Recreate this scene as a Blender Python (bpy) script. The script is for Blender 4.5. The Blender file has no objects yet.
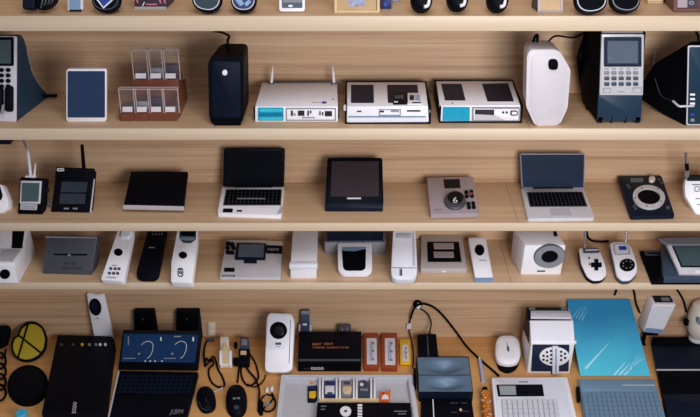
import bpy, bmesh, math, random
from mathutils import Vector as V
random.seed(7)
SC = bpy.context.scene
COL = SC.collection
# ------------------------------------------------------------------ camera geometry
PITCH = math.radians(31.0); FPX = 850.0; DIST = 3.27
CP, SP = math.cos(PITCH), math.sin(PITCH)
CAM = V((0, -DIST*CP, DIST*SP))
S1, S2, S3, S4, DK = .7605, .339, -.067, -.353, -.903      # heights of the shelf tops and the desk
WALL = .325                                               # depth of the shelves = plane of the wall
def ray(x, y):
    a = (x-350)/FPX; b = -(y-208.5)/FPX
    return V((a, CP+b*SP, -SP+b*CP))
def pz(x, y, z):
    d = ray(x, y); return CAM + d*((z-CAM.z)/d.z)
def py_(x, y, yy):
    d = ray(x, y); return CAM + d*((yy-CAM.y)/d.y)
class Pl:                                                  # a plane in the room
    def __init__(s, o, n): s.o = V(o); s.n = V(n).normalized()
    def hit(s, x, y, h=0):
        d = ray(x, y); o = s.o + s.n*h
        return CAM + d*((o-CAM).dot(s.n)/d.dot(s.n))
    def up(s, h): return Pl(s.o+s.n*h, s.n)
def flat(z): return Pl((0,0,z), (0,0,1))
def vert(y): return Pl((0,y,0), (0,-1,0))
def three(a, b, c):
    n = (b-a).cross(c-a).normalized()
    if n.dot(CAM-a) < 0: n = -n
    return Pl(a, n)
def lean(S, x0, y0, x1, y1, xt, yt, ht, hb=0):             # plane from a bottom edge at S+hb up to a point at S+ht
    return three(pz(x0,y0,S+hb), pz(x1,y1,S+hb), pz(xt,yt,S+ht))
def incl(pt, deg): 
    t = math.radians(deg); return Pl(pt, (0,-math.cos(t), math.sin(t)))
def vplane(a, b):                                          # vertical plane through two points
    d = (b-a); n = V((d.y, -d.x, 0)).normalized()
    if n.dot(CAM-a) < 0: n = -n
    return Pl(a, n)
# ------------------------------------------------------------------ shape helpers
def B(): return bmesh.new()
def rect(x0, y0, x1, y1): return [(x0,y1),(x1,y1),(x1,y0),(x0,y0)]
def ell(cx, cy, rx, ry, n=28, rot=0, e=1.0):
    out = []; r = math.radians(rot)
    for i in range(n):
        a = 2*math.pi*i/n; c, s = math.cos(a), math.sin(a)
        u = rx*math.copysign(abs(c)**e, c); v = ry*math.copysign(abs(s)**e, s)
        out.append((cx+u*math.cos(r)-v*math.sin(r), cy+u*math.sin(r)+v*math.cos(r)))
    return out
def rnd(pts, r, seg=4):
    if r <= 0: return list(pts)
    out = []; n = len(pts)
    for i in range(n):
        p0, p, p1 = V(pts[i-1]), V(pts[i]), V(pts[(i+1)%n])
        a = p0-p; b = p1-p
        ra = min(r, a.length*.49); rb = min(r, b.length*.49)
        A = p + a.normalized()*ra; C = p + b.normalized()*rb
        for k in range(seg+1):
            t = k/seg; out.append(tuple(A*(1-t)**2 + p*2*t*(1-t) + C*t*t))
    return out
def loft(bm, rings, cap0=True, cap1=True):
    vs = [[bm.verts.new(p) for p in r] for r in rings]; n = len(rings[0])
    for a, b in zip(vs, vs[1:]):
        for i in range(n): bm.faces.new((a[i], a[(i+1)%n], b[(i+1)%n], b[i]))
    if cap0: bm.faces.new(vs[0][::-1])
    if cap1: bm.faces.new(vs[-1])
    return bm
def inset(pts, d):
    c = sum(pts, V((0,0,0)))/len(pts); out = []
    for p in pts:
        l = (c-p).length; out.append(p+(c-p)*min(.9, d/max(l,1e-6)))
    return out
def plate(pl, pts, h0, h1, r=0, bev=0, bm=None, seg=4):    # outline on a plane, extruded h0..h1 along its normal
    bm = bm or B()
    P = [pl.hit(*p) for p in rnd(pts, r, seg)]; n = pl.n
    rings = [[p+n*h0 for p in P]]
    if bev:
        if abs(h1-h0) < bev*1.05: bev = abs(h1-h0)*.6
        rings += [[p+n*(h1-bev) for p in P], [p+n*(h1-bev*.3) for p in inset(P, bev*.3)], [p+n*h1 for p in inset(P, bev)]]
    else: rings.append([p+n*h1 for p in P])
    return loft(bm, rings)
def ring(pl, outer, inner, h0, h1, bm=None):
    bm = bm or B(); n = pl.n
    O = [pl.hit(*p) for p in outer]; I = [pl.hit(*p) for p in inner]; k = len(O)
    vs = [[bm.verts.new(p+n*h) for p in L] for L, h in ((O,h0),(O,h1),(I,h1),(I,h0))]
    for q in range(4):
        a, b = vs[q], vs[(q+1)%4]
        for i in range(k): bm.faces.new((a[i], a[(i+1)%k], b[(i+1)%k], b[i]))
    return bm
def dome(pl, pts, h, fl=.5, steps=7, r=0, base=0, bm=None, foot=None):
    bm = bm or B(); P = [pl.hit(*p) for p in rnd(pts, r)]; c = sum(P, V((0,0,0)))/len(P); n = pl.n
    rings = []
    if foot is not None: rings.append([p+n*foot for p in P])
    for k in range(steps+1):
        a = .5*math.pi*k/steps; s = fl+(1-fl)*math.cos(a)
        rings.append([c+(p-c)*s+n*(base+h*math.sin(a)) for p in P])
    return loft(bm, rings)
def hexa(c, bev=0, bm=None, seg=2):                        # c: fbl fbr ftr ftl bbl bbr btr btl
    t = B(); v = [t.verts.new(p) for p in c]
    for f in ((0,1,2,3),(5,4,7,6),(3,2,6,7),(4,5,1,0),(4,0,3,7),(1,5,6,2)): t.faces.new([v[i] for i in f])
    if bev: bmesh.ops.bevel(t, geom=t.edges[:], offset=bev, segments=seg, profile=.5, affect='EDGES')
    if bm is None: return t
    me = bpy.data.meshes.new('tmp'); t.to_mesh(me); t.free(); bm.from_mesh(me); bpy.data.meshes.remove(me); return bm
def cub(lo, hi, bev=0, bm=None):
    (a,b,c), (d,e,f) = lo, hi
    return hexa([V(p) for p in ((a,b,c),(d,b,c),(d,b,f),(a,b,f),(a,e,c),(d,e,c),(d,e,f),(a,e,f))], bev, bm)
def prism(A, Bp, bm=None, bev=0):
    t = loft(B(), [A, Bp])
    if bev: bmesh.ops.bevel(t, geom=t.edges[:], offset=bev, segments=2, profile=.5, affect='EDGES')
    if bm is None: return t
    me = bpy.data.meshes.new('tmp'); t.to_mesh(me); t.free(); bm.from_mesh(me); bpy.data.meshes.remove(me); return bm
def catmull(p, sub=6):
    if len(p) < 3: return p
    q = [p[0]*2-p[1]]+p+[p[-1]*2-p[-2]]; out = []
    for i in range(1, len(q)-2):
        a, b, c, d = q[i-1:i+3]
        for k in range(sub):
            t = k/sub
            out.append(.5*((2*b)+(c-a)*t+(2*a-5*b+4*c-d)*t*t+(3*b-a-3*c+d)*t**3))
    return out+[p[-1]]
def tube(pts, r, n=8, bm=None, sm=True, r1=None):
    bm = bm or B(); P = catmull([V(p) for p in pts]) if sm else [V(p) for p in pts]
    t0 = (P[1]-P[0]).normalized(); u = t0.orthogonal().normalized(); rings = []
    for i, p in enumerate(P):
        t = (P[min(i+1,len(P)-1)]-P[max(i-1,0)]).normalized()
        u = (u-t*u.dot(t)).normalized(); w = t.cross(u)
        rr = r if r1 is None else r+(r1-r)*i/(len(P)-1)
        rings.append([p+(u*math.cos(2*math.pi*k/n)+w*math.sin(2*math.pi*k/n))*rr for k in range(n)])
    return loft(bm, rings)
class Box:                                                 # upright box: front bottom edge, front top, top back edge, all as sight lines
    def __init__(s, S, fb, ft, bk=None, dep=None, lift=0):
        (xl,yl),(xr,yr) = fb; S0 = S+lift
        a = pz(xl,yl,S0); b = pz(xr,yr,S0); s.front = vplane(a, b)
        if not isinstance(ft, (tuple, list)): ft = ((xl,ft),(xr,ft))
        d = s.front.hit(*ft[0]); c = s.front.hit(*ft[1]); zt = (d.z+c.z)/2; d.z = c.z = zt
        s.zt = zt; s.top = flat(zt)
        if bk: g = pz(*bk[0], zt); h = pz(*bk[1], zt)
        else: g = d+V((0,dep,0)); h = c+V((0,dep,0))
        for q in (g, h): q.y = min(q.y, WALL-.004)
        s.c = [a, b, c, d, V((g.x,g.y,S0)), V((h.x,h.y,S0)), h, g]
        s.left = vplane(a, s.c[4]); s.right = vplane(b, s.c[5])
    def bm(s, bev=.003): return hexa(s.c, bev)
# ------------------------------------------------------------------ materials
def mat(name, c, rough=.45, metal=0, var=.06, scale=40, emit=0, spec=.5, alpha=1, trans=0, coat=0):
    m = bpy.data.materials.new(name); m.use_nodes = True; nt = m.node_tree; b = nt.nodes['Principled BSDF']
    c = tuple(((x/255)/12.92 if x/255 <= .04045 else ((x/255+.055)/1.055)**2.4) for x in c)
    tc = nt.nodes.new('ShaderNodeTexCoord'); no = nt.nodes.new('ShaderNodeTexNoise'); no.inputs['Scale'].default_value = scale
    rp = nt.nodes.new('ShaderNodeValToRGB')
    rp.color_ramp.elements[0].position = .3; rp.color_ramp.elements[1].position = .7
    rp.color_ramp.elements[0].color = tuple(x*(1-var) for x in c)+(1,)
    rp.color_ramp.elements[1].color = tuple(min(1,x*(1+var)) for x in c)+(1,)
    nt.links.new(tc.outputs['Object'], no.inputs['Vector']); nt.links.new(no.outputs['Fac'], rp.inputs['Fac'])
    nt.links.new(rp.outputs['Color'], b.inputs['Base Color'])
    b.inputs['Roughness'].default_value = rough; b.inputs['Metallic'].default_value = metal
    b.inputs['Specular IOR Level'].default_value = spec; b.inputs['Alpha'].default_value = alpha
    b.inputs['Transmission Weight'].default_value = trans; b.inputs['Coat Weight'].default_value = coat
    if emit:
        nt.links.new(rp.outputs['Color'], b.inputs['Emission Color']); b.inputs['Emission Strength'].default_value = emit
    return m
def wood(name, lo, mid, hi, off=(0,0,0), sx=.5, sc=26, rough=.5, seams=()):
    def L(c): return tuple((((x/255)+.055)/1.055)**2.4 for x in c)+(1,)
    m = bpy.data.materials.new(name); m.use_nodes = True; nt = m.node_tree; b = nt.nodes['Principled BSDF']
    N = nt.nodes.new; tc = N('ShaderNodeTexCoord'); mp = N('ShaderNodeMapping'); mp.inputs['Location'].default_value = off
    mp.inputs['Scale'].default_value = (sx, sc, sc); nt.links.new(tc.outputs['Object'], mp.inputs['Vector'])
    n1 = N('ShaderNodeTexNoise'); n1.inputs['Scale'].default_value = 1; n1.inputs['Detail'].default_value = 7; n1.inputs['Roughness'].default_value = .62; n1.inputs['Distortion'].default_value = .25
    n2 = N('ShaderNodeTexNoise'); n2.inputs['Scale'].default_value = 6; n2.inputs['Detail'].default_value = 3
    nt.links.new(mp.outputs['Vector'], n1.inputs['Vector']); nt.links.new(mp.outputs['Vector'], n2.inputs['Vector'])
    mx = N('ShaderNodeMix'); mx.inputs[0].default_value = .28
    nt.links.new(n1.outputs['Fac'], mx.inputs[2]); nt.links.new(n2.outputs['Fac'], mx.inputs[3])
    rp = N('ShaderNodeValToRGB'); e = rp.color_ramp.elements
    e[0].position = .33; e[0].color = L(lo); e[1].position = .66; e[1].color = L(hi); k = e.new(.5); k.color = L(mid)
    nt.links.new(mx.outputs[0], rp.inputs['Fac']); out = rp.outputs['Color']
    for sx_ in seams:
        sp = N('ShaderNodeSeparateXYZ'); nt.links.new(tc.outputs['Object'], sp.inputs[0])
        su = N('ShaderNodeMath'); su.operation = 'COMPARE'; su.inputs[1].default_value = sx_; su.inputs[2].default_value = .0012
        nt.links.new(sp.outputs['X'], su.inputs[0])
        mm = N('ShaderNodeMix'); mm.data_type = 'RGBA'; nt.links.new(su.outputs[0], mm.inputs[0]); nt.links.new(out, mm.inputs[6])
        mm.inputs[7].default_value = tuple(x*.62 for x in L(lo)[:3])+(1,); out = mm.outputs[2]
    nt.links.new(out, b.inputs['Base Color']); b.inputs['Roughness'].default_value = rough
    bp = N('ShaderNodeBump'); bp.inputs['Strength'].default_value = .06; nt.links.new(n1.outputs['Fac'], bp.inputs['Height']); nt.links.new(bp.outputs['Normal'], b.inputs['Normal'])
    return m
def grad(name, lo, hi, axis, a, b_, rough=.35):            # printed two-tone sheet
    def L(c): return tuple((((x/255)+.055)/1.055)**2.4 for x in c)+(1,)
    m = bpy.data.materials.new(name); m.use_nodes = True; nt = m.node_tree; N = nt.nodes.new; b = nt.nodes['Principled BSDF']
    tc = N('ShaderNodeTexCoord'); sp = N('ShaderNodeSeparateXYZ'); nt.links.new(tc.outputs['Generated'], sp.inputs[0])
    no = N('ShaderNodeTexNoise'); no.inputs['Scale'].default_value = 2.2; nt.links.new(tc.outputs['Generated'], no.inputs['Vector'])
    ad = N('ShaderNodeMath'); ad.operation = 'MULTIPLY_ADD'; ad.inputs[1].default_value = .35; nt.links.new(no.outputs['Fac'], ad.inputs[0]); nt.links.new(sp.outputs[axis], ad.inputs[2])
    mr = N('ShaderNodeMapRange'); mr.inputs[1].default_value = a+.17; mr.inputs[2].default_value = b_+.17; nt.links.new(ad.outputs[0], mr.inputs[0])
    mx = N('ShaderNodeMix'); mx.data_type = 'RGBA'; mx.inputs[6].default_value = L(lo); mx.inputs[7].default_value = L(hi)
    nt.links.new(mr.outputs[0], mx.inputs[0]); nt.links.new(mx.outputs[2], b.inputs['Base Color']); b.inputs['Roughness'].default_value = rough
    return m
class M: pass
M.white = mat('white_plastic', (234,233,241), .42, var=.02)
M.white2 = mat('cool_white_plastic', (222,224,237), .45, var=.02)
M.cream = mat('warm_white_plastic', (222,214,206), .5, var=.03)
M.lgrey = mat('light_grey_plastic', (186,186,194), .45, var=.03)
M.mgrey = mat('mid_grey_plastic', (128,130,140), .5, var=.04)
M.warmgrey = mat('warm_grey_plastic', (176,168,168), .5, var=.03)
M.dgrey = mat('dark_grey_plastic', (66,68,78), .45, var=.05)
M.silver = mat('silver_metal', (204,203,211), .38, .15, var=.03)
M.chrome = mat('chrome', (214,214,218), .15, .95, var=.02)
M.mauve = mat('mauve_silver_metal', (164,152,160), .4, .15, var=.03)
M.black = mat('black_plastic', (9,11,20), .5, var=.1, spec=.07)
M.matte = mat('matte_black_plastic', (6,7,13), .65, var=.12, spec=.05)
M.navy = mat('navy_plastic', (15,23,40), .45, var=.08, spec=.12)
M.slate = mat('slate_blue_plastic', (52,68,88), .4, var=.05)
M.bluegrey = mat('blue_grey_metal', (112,142,168), .4, .1, var=.03)
M.dteal = mat('dark_teal_plastic', (30,52,66), .42, var=.07)
M.screen = mat('dark_screen_glass', (9,11,19), .25, var=.05, spec=.12)
M.scrblue = mat('navy_screen_glass', (22,36,62), .3, var=.06, spec=.25)
M.scrgrey = mat('grey_screen_glass', (84,98,114), .2, var=.05)
M.scrgreen = mat('grey_green_screen', (66,86,92), .2, var=.05)
M.scrpale = mat('pale_grey_screen', (150,162,166), .25, var=.04)
M.scrbrown = mat('brown_grey_screen_glass', (54,48,54), .16, var=.05)
M.violet = mat('violet_black_film', (34,32,48), .55, var=.06, spec=.15)
M.steel = mat('steel_blue_metal', (94,120,146), .4, .1, var=.03)
M.keyblue = mat('blue_grey_key_gap', (84,110,138), .5, var=.03)
M.traygrey = mat('pale_tray_plastic', (198,201,212), .45, var=.02)
M.panescr = mat('dim_window_screen', (44,52,64), .3, var=.08, spec=.3)
M.laptopscr = mat('blue_diagram_screen', (22,50,90), .3, var=.12, scale=9, spec=.15)
M.paleink = mat('pale_cyan_ink', (158,214,232), .5, var=.04)
M.pearl = mat('pearl_plastic', (206,201,208), .45, var=.02)
M.teal = mat('teal_plastic', (0,150,186), .35, var=.06)
M.teal2 = mat('deep_teal_plastic', (0,112,160), .35, var=.05)
M.aqua = mat('light_teal_plastic', (56,186,206), .35, var=.05)
M.blue = mat('blue_print', (34,62,150), .4)
M.dblue = mat('deep_blue_plastic', (28,44,104), .4)
M.red = mat('red_plastic', (178,52,58), .4)
M.yellow = mat('yellow_plastic', (226,182,38), .45, var=.04)
M.mesh = mat('yellow_gauze', (172,152,34), .7, var=.16, scale=220)
M.orange = mat('orange_plastic', (222,108,44), .45)
M.rust = mat('rust_orange_plastic', (150,62,34), .45, var=.07)
M.acryl = mat('brown_acrylic', (112,62,46), .3, var=.1)
M.clear = mat('clear_acrylic', (205,190,196), .06, alpha=.055, var=.02)
M.rim = mat('clear_acrylic_edge', (214,204,208), .15, alpha=.55, var=.02)
M.tabletscr = mat('slate_blue_screen_glass', (40,60,92), .3, var=.06, spec=.25)
M.tan = mat('tan_board', (190,162,124), .6, var=.05)
M.deepteal = mat('deep_blue_teal_plastic', (22,50,72), .42, var=.06, spec=.35)
M.label = mat('paper_label', (214,210,220), .7, var=.03)
M.labelb = mat('printed_blue_label', (168,176,206), .6, var=.2, scale=260)
M.ink = mat('black_ink', (16,16,22), .6)
M.inkw = mat('white_ink', (226,226,232), .6)
M.inko = mat('orange_ink', (206,128,96), .6)
M.inkg = mat('grey_ink', (128,130,138), .6)
M.pinkink = mat('pink_ink', (196,110,130), .6)
M.wine = mat('dark_wine_card', (52,40,60), .5)
M.redwood = mat('reddish_brown_wood', (98,62,56), .45, var=.14)
M.palewood = mat('pale_wood', (214,190,150), .5, var=.05)
M.picture = mat('blue_grey_print', (150,158,190), .4, var=.3, scale=60)
M.skyblue = mat('light_blue_metal', (134,164,200), .3, .2, var=.05)
M.cyan = mat('cyan_plastic', (70,178,214), .4)
M.floral = mat('orange_floral_print', (190,108,44), .5, var=.5, scale=150)
M.keyw = mat('white_key', (206,208,220), .5, var=.03)
M.wood = wood('birch_wood', (182,150,118), (196,164,131), (209,178,145), seams=(.655,))  # darker tone than the edge puts shelf-top dimness into the colour
M.woodedge = wood('birch_edge', (203,181,154), (212,191,166), (219,201,179), off=(3,1,2), sc=40)
M.woodwall = wood('birch_wall', (166,130,100), (194,160,128), (211,181,150), off=(7,2,5), sc=30, sx=.45)
M.wooddesk = wood('orange_beech', (198,144,86), (209,155,97), (218,166,110), off=(1,8,3), sc=22)
M.sheet = grad('teal_gradient_print', (66,190,216), (0,126,176), 'Z', .0, .75, .6)
# ------------------------------------------------------------------ object bookkeeping
class T:                                                   # one thing: parts are built in room space, the Empty goes to its base
    def __init__(s, name, label, cat, group=None): s.name, s.label, s.cat, s.group, s.parts = name, label, cat, group, []
    def add(s, name, bm, m, parent=None, label=None, kind=None):
        s.parts.append([name, bm, m, parent, label, kind]); return len(s.parts)-1
    def text(s, name, txt, pl, quad, m, parent=None, h=.0012):
        s.parts.append([name, textbm(txt, pl, quad, h), m, parent, None, None]); return len(s.parts)-1
    def done(s):
        vs = [v.co for p in s.parts for v in p[1].verts]
        lo = [min(v[i] for v in vs) for i in range(3)]; hi = [max(v[i] for v in vs) for i in range(3)]
        base = V(((lo[0]+hi[0])/2, (lo[1]+hi[1])/2, lo[2]))
        single = len(s.parts) == 1
        if not single:
            root = bpy.data.objects.new(s.name, None); COL.objects.link(root); root.location = base; root.empty_display_size = .05
        objs = []
        for name, bm, m, parent, label, kind in s.parts:
            bmesh.ops.translate(bm, verts=bm.verts, vec=-base)
            bmesh.ops.recalc_face_normals(bm, faces=bm.faces)
            me = bpy.data.meshes.new(s.name if single else name); bm.to_mesh(me); bm.free()
            me.materials.append(m)
            for p in me.polygons: p.use_smooth = True
            me.set_sharp_from_angle(angle=math.radians(38))
            o = bpy.data.objects.new(s.name if single else name, me); COL.objects.link(o)
            if single: o.location = base; root = o
            else: o.parent = root if parent is None else objs[parent]
            if label: o['label'] = label
            if kind: o['kind'] = kind
            objs.append(o)
        root['label'] = s.label; root['category'] = s.cat
        if s.group: root['group'] = s.group
        return root
_tc = {}
def textbm(txt, pl, quad, h):
    if txt not in _tc:
        cu = bpy.data.curves.new('glyphs', 'FONT'); cu.body = txt; cu.resolution_u = 2
        ob = bpy.data.objects.new('glyphs', cu); COL.objects.link(ob); dg = bpy.context.evaluated_depsgraph_get(); dg.update()
        me = ob.evaluated_get(dg).to_mesh()
        _tc[txt] = ([v.co.copy() for v in me.vertices], [list(p.vertices) for p in me.polygons])
        ob.evaluated_get(dg).to_mesh_clear(); bpy.data.objects.remove(ob); bpy.data.curves.remove(cu)
    vs, fs = _tc[txt]; x0 = min(v.x for v in vs); x1 = max(v.x for v in vs); y0 = min(v.y for v in vs); y1 = max(v.y for v in vs)
    bl, br, tr, tl = [V(q) for q in quad]; bm = B(); out = []
    for v in vs:
        u = (v.x-x0)/(x1-x0); w = (v.y-y0)/max(1e-6, y1-y0)
        p = (bl*(1-u)+br*u)*(1-w)+(tl*(1-u)+tr*u)*w
        out.append(bm.verts.new(pl.hit(p.x, p.y, h)))
    for f in fs:
        try: bm.faces.new([out[i] for i in f])
        except ValueError: pass
    return bm
def quadcell(q, u0, v0, u1, v1):                           # sub-quad of a sight-line quad (bl br tr tl)
    bl, br, tr, tl = [V(p) for p in q]
    f = lambda u, v: tuple((bl*(1-u)+br*u)*(1-v)+(tl*(1-u)+tr*u)*v)
    return [f(u0,v0), f(u1,v0), f(u1,v1), f(u0,v1)]
def keys(pl, q, nx, ny, h0, h1, gap=.16, bm=None, r=0, skip=()):
    bm = bm or B()
    for j in range(ny):
        for i in range(nx):
            if (i,j) in skip: continue
            plate(pl, quadcell(q, (i+gap/2)/nx, (j+gap/2)/ny, (i+1-gap/2)/nx, (j+1-gap/2)/ny), h0, h1, r, bm=bm)
    return bm
def addkeys(t, name, pl, q, nx, ny, h0, h1, gap, m, parent):
    for j in range(ny):
        for i in range(nx):
            t.add(name, plate(pl, quadcell(q, (i+gap/2)/nx, (j+gap/2)/ny, (i+1-gap/2)/nx, (j+1-gap/2)/ny), h0, h1), m, parent)
# ================================================================== the setting
def setting(name, bm, m):
    me = bpy.data.meshes.new(name); bmesh.ops.recalc_face_normals(bm, faces=bm.faces); bm.to_mesh(me); bm.free(); me.materials.append(m)
    o = bpy.data.objects.new(name, me); COL.objects.link(o); o['kind'] = 'structure'; return o
setting('wall_back', cub((-2.7, WALL, -1.66), (2.7, WALL+.06, 1.75)), M.woodwall)
setting('floor', cub((-2.7, -4.2, -1.66), (2.7, WALL, -1.6)), mat('grey_floor', (120,114,108), .6))
def shelf(S, th, label, group):
    t = T('wall_shelf', label, 'shelf', group)
    t.add('board', cub((-2.5, .006, S-th), (2.5, WALL-.0005, S)), M.wood)
    t.add('edge_band', cub((-2.5, 0, S-th), (2.5, .006, S), .0012), M.woodedge, label='pale edge band')
    if S == S2:
        p0, p1 = vert(WALL-.04).hit(-8,144.5), vert(WALL-.04).hit(9,138)
        t.add('cable_box', cub((p0.x, WALL-.04, p0.z), (p1.x, WALL-.002, S-th), .001), M.navy, label='small dark box fixed under the board')
    t.done()
shelf(S1, .053, 'top birch shelf board carrying the watches and small boxes', 'birch shelves on the wall')
shelf(S2, .0455, 'birch shelf board carrying the white router boxes and upright terminals', 'birch shelves on the wall')
shelf(S3, .036, 'birch shelf board carrying the two open laptops', 'birch shelves on the wall')
shelf(S4, .033, 'lowest birch shelf board carrying the white handsets, right above the desk', 'birch shelves on the wall')
t = T('desk', 'orange brown wooden desk under the shelves, covered with gadgets', 'desk')
t.add('desk_top', cub((-2.5, -.42, DK-.04), (2.5, WALL-.0005, DK), .002), M.wooddesk)
for x in (-2.46, 2.42): t.add('side_panel', cub((x, -.38, -1.6), (x+.04, WALL-.01, DK-.04), .002), M.wooddesk)
t.done()

# ================================================================== top shelf
def watch(cx, cy, rx, ry, face, ringm, label, diamond=False, rot=0):
    yb = cy+ry; t = T('wrist_watch', label, 'watch', 'dark watches on the top shelf')
    pl = incl(pz(cx, yb, S1+.012), 28); n = pl.n
    t.add('watch_case', plate(pl, ell(cx,cy,rx,ry,32,rot,.85), -.02, .004, bev=.006), M.black)
    b = t.add('bezel', ring(pl, ell(cx,cy,rx*.88,ry*.86,32,rot,.85), ell(cx,cy,rx*.82,ry*.80,32,rot,.85), .002, .0065), ringm)
    if diamond:
        t.add('dial', plate(pl, [(cx-rx*.62,cy),(cx-2,cy+ry*.66),(cx+rx*.68,cy-ry*.1),(cx+2,cy-ry*.8)], .002, .006, 2), face)
        t.add('dial_frame', ring(pl, [(cx-rx*.74,cy),(cx-2,cy+ry*.78),(cx+rx*.8,cy-ry*.1),(cx+2,cy-ry*.92)], [(cx-rx*.62,cy),(cx-2,cy+ry*.66),(cx+rx*.68,cy-ry*.1),(cx+2,cy-ry*.8)], .002, .0065), M.inkw)
    else: t.add('dial', plate(pl, ell(cx,cy,rx*.82,ry*.80,32,rot,.85), .002, .005), face)
    if face is M.dblue:
        for q in ([(cx-8,cy+2),(cx-3,cy+8),(cx+1,cy+6),(cx-4,cy-3)],[(cx+3,cy+8.5),(cx+8,cy+4),(cx+6,cy+1),(cx+1,cy+5)]): t.add('dial_glint', plate(pl, q, .004, .0062, 1.2), M.skyblue)  # pale plates imitate glints on the dial
    c = pl.hit(cx, cy); up = pl.n.cross(V((1,0,0))); up = up if up.z > 0 else -up
    R = (pl.hit(cx,cy-ry)-c).length
    for sx in (-1,):
        P = [c+up*R*.9-n*.012, c+up*R*1.15-n*.035, c+up*R*.8-n*.07, c-up*R*.1-n*.075, c-up*R*.55-n*.05, c-up*R*.72-n*.02]
        w = .4*R; bm = B(); rings = []
        for p in catmull(P, 4):
            q = p.copy(); q.y = min(q.y, WALL-.012); q.z = max(q.z, S1+.006)
            rings.append([q+V((-w,0,-.002)), q+V((w,0,-.002)), q+V((w,.003,.003)), q+V((-w,.003,.003))])
        t.add('strap', loft(bm, rings), M.matte)
    t.done()
watch(106, -2, 14.5, 14, M.blue, M.dgrey, 'black watch showing a blue diamond shaped face at left of top shelf', True)
watch(207, -2, 15, 14, M.dteal, M.silver, 'black round watch with a dark teal face inside a silver ring', rot=10)
watch(243.5, -1.5, 13, 13.5, M.dblue, M.silver, 'black round watch with a deep blue face and pale blue glints')
watch(591, -1, 16.5, 14.5, M.screen, M.silver, 'black round watch with thin silver ring, left one of the right pair', rot=-6)
watch(625.5, -2, 15.5, 14.5, M.screen, M.mgrey, 'black round watch with a grey ring, right one of the right pair', rot=8)
# dark headphones
t = T('headphones', 'dark navy headphones with two ear cups at far left of top shelf', 'headphones')
pl = incl(pz(32, 10.5, S1+.01), 20)
t.add('ear_cup', dome(pl, rnd([(23,10),(36,10.8),(38,-10),(24,-10)], 4), .018, .7, foot=-.02), M.navy)
t.add('ear_cup', dome(pl, rnd([(38,10.8),(49,9.5),(57,2),(56,-10),(39,-10)], 4), .022, .6, foot=-.02), M.black)
for k in range(4): t.add('cushion_rib', tube([pl.hit(41+k*3.2, 8-k*1.5, .018), pl.hit(42.5+k*3.4, 0, .026), pl.hit(43+k*3.2, -8, .02)], .003), M.dgrey)
a, b = pl.hit(30,-8), pl.hit(49,-8)
t.add('headband', tube([a, a+V((-.01,.04,.06)), (a+b)/2+V((0,.06,.09)), b+V((.01,.04,.06)), b], .008), M.matte)
t.done()
# small blue phone
t = T('small_phone', 'small light blue upright phone with dark silver sides near left end of top shelf', 'phone')
pl = incl(pz(75, 11, S1+.004), 14)
t.add('body', plate(pl, rect(67,-16,82.6,11), -.016, 0, 2.4, .003), M.silver)
t.add('front_panel', plate(pl, rect(70,-14,80.5,9.6), -.001, .0025, 1.5), M.skyblue)
t.add('bottom_lip', plate(pl, rect(70,9.3,81.5,11), -.002, .002, .6), M.matte)
t.done()
# patterned card box
t = T('card_box', 'dark card box with pink lettering strokes, between the watches on top shelf', 'box')
bx = Box(S1, ((134.5,9),(166.5,9)), -22, dep=.09)
t.add('carton', bx.bm(.002), M.wine)
t.add('base_strip', plate(bx.front, rect(134.5,6.6,166.5,9), 0, .002), M.warmgrey)
f = bx.front
t.add('printed_line', plate(f, rect(146,3.6,157,5), 0, .001), M.pinkink)
t.add('printed_line', plate(f, [(142,6),(143,6),(145,2),(144,2)], 0, .001), M.inkw)
for x in (158, 162.5): t.add('printed_stroke', plate(f, [(x,-5),(x+1.6,-5),(x+3.4,3.2),(x+1.8,3.2)], 0, .001), M.pinkink)
t.add('printed_stroke', plate(f, [(135.5,-4),(137,-4),(138.5,3),(137,3)], 0, .001), M.pinkink)
t.done()
# white handheld player
t = T('media_player', 'small white media player with a grey screen, upright on top shelf', 'media player')
pl = incl(pz(292, 11.5, S1+.004), 16)
t.add('body', plate(pl, rect(279,-20,304.8,11.8), -.014, 0, 3.2, .003), M.white)
s = t.add('screen', plate(pl, rect(282,-12,302.5,8), -.001, .0012, 1), M.scrgrey)
t.add('screen_text', plate(pl, rect(288.5,4.8,292.5,7), .001, .0022), M.inkw, s)
t.add('screen_band', plate(pl, rect(283,-2,302,2.6), .001, .002), M.inkg, s)
t.done()
# picture frame
t = T('picture_frame', 'cream wooden frame around a small blue grey print on top shelf', 'picture frame')
bx = Box(S1, ((334.5,12),(379.5,12)), -30, dep=.018); f = bx.front
t.add('backboard', bx.bm(.002), M.tan)
t.add('frame', ring(f, rect(334.5,-26,379.5,12), rect(336.8,-23,377.2,10), 0, .008), M.palewood)
t.add('print', plate(f, [(348.5,6.6),(364.5,6),(366.5,-16),(348.5,-16)], 0, .0012), M.picture)
t.done()
# blue box with little card
t = T('small_box', 'small deep blue box just right of the cream frame', 'box')
bx = Box(S1, ((381,9),(391.5,9)), -14, dep=.06)
t.add('carton', bx.bm(.002), M.dblue)
t.add('pale_band', plate(bx.front, rect(384,2,387,6.5), 0, .001), M.blue)
t.done()
t = T('paper_tag', 'tiny pale blue paper tag standing behind the deep blue box', 'tag')
bx = Box(S1, ((392.5,2),(399,1.6)), -5, dep=.012)
t.add('tag', bx.bm(.001), M.labelb); t.done()
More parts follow.
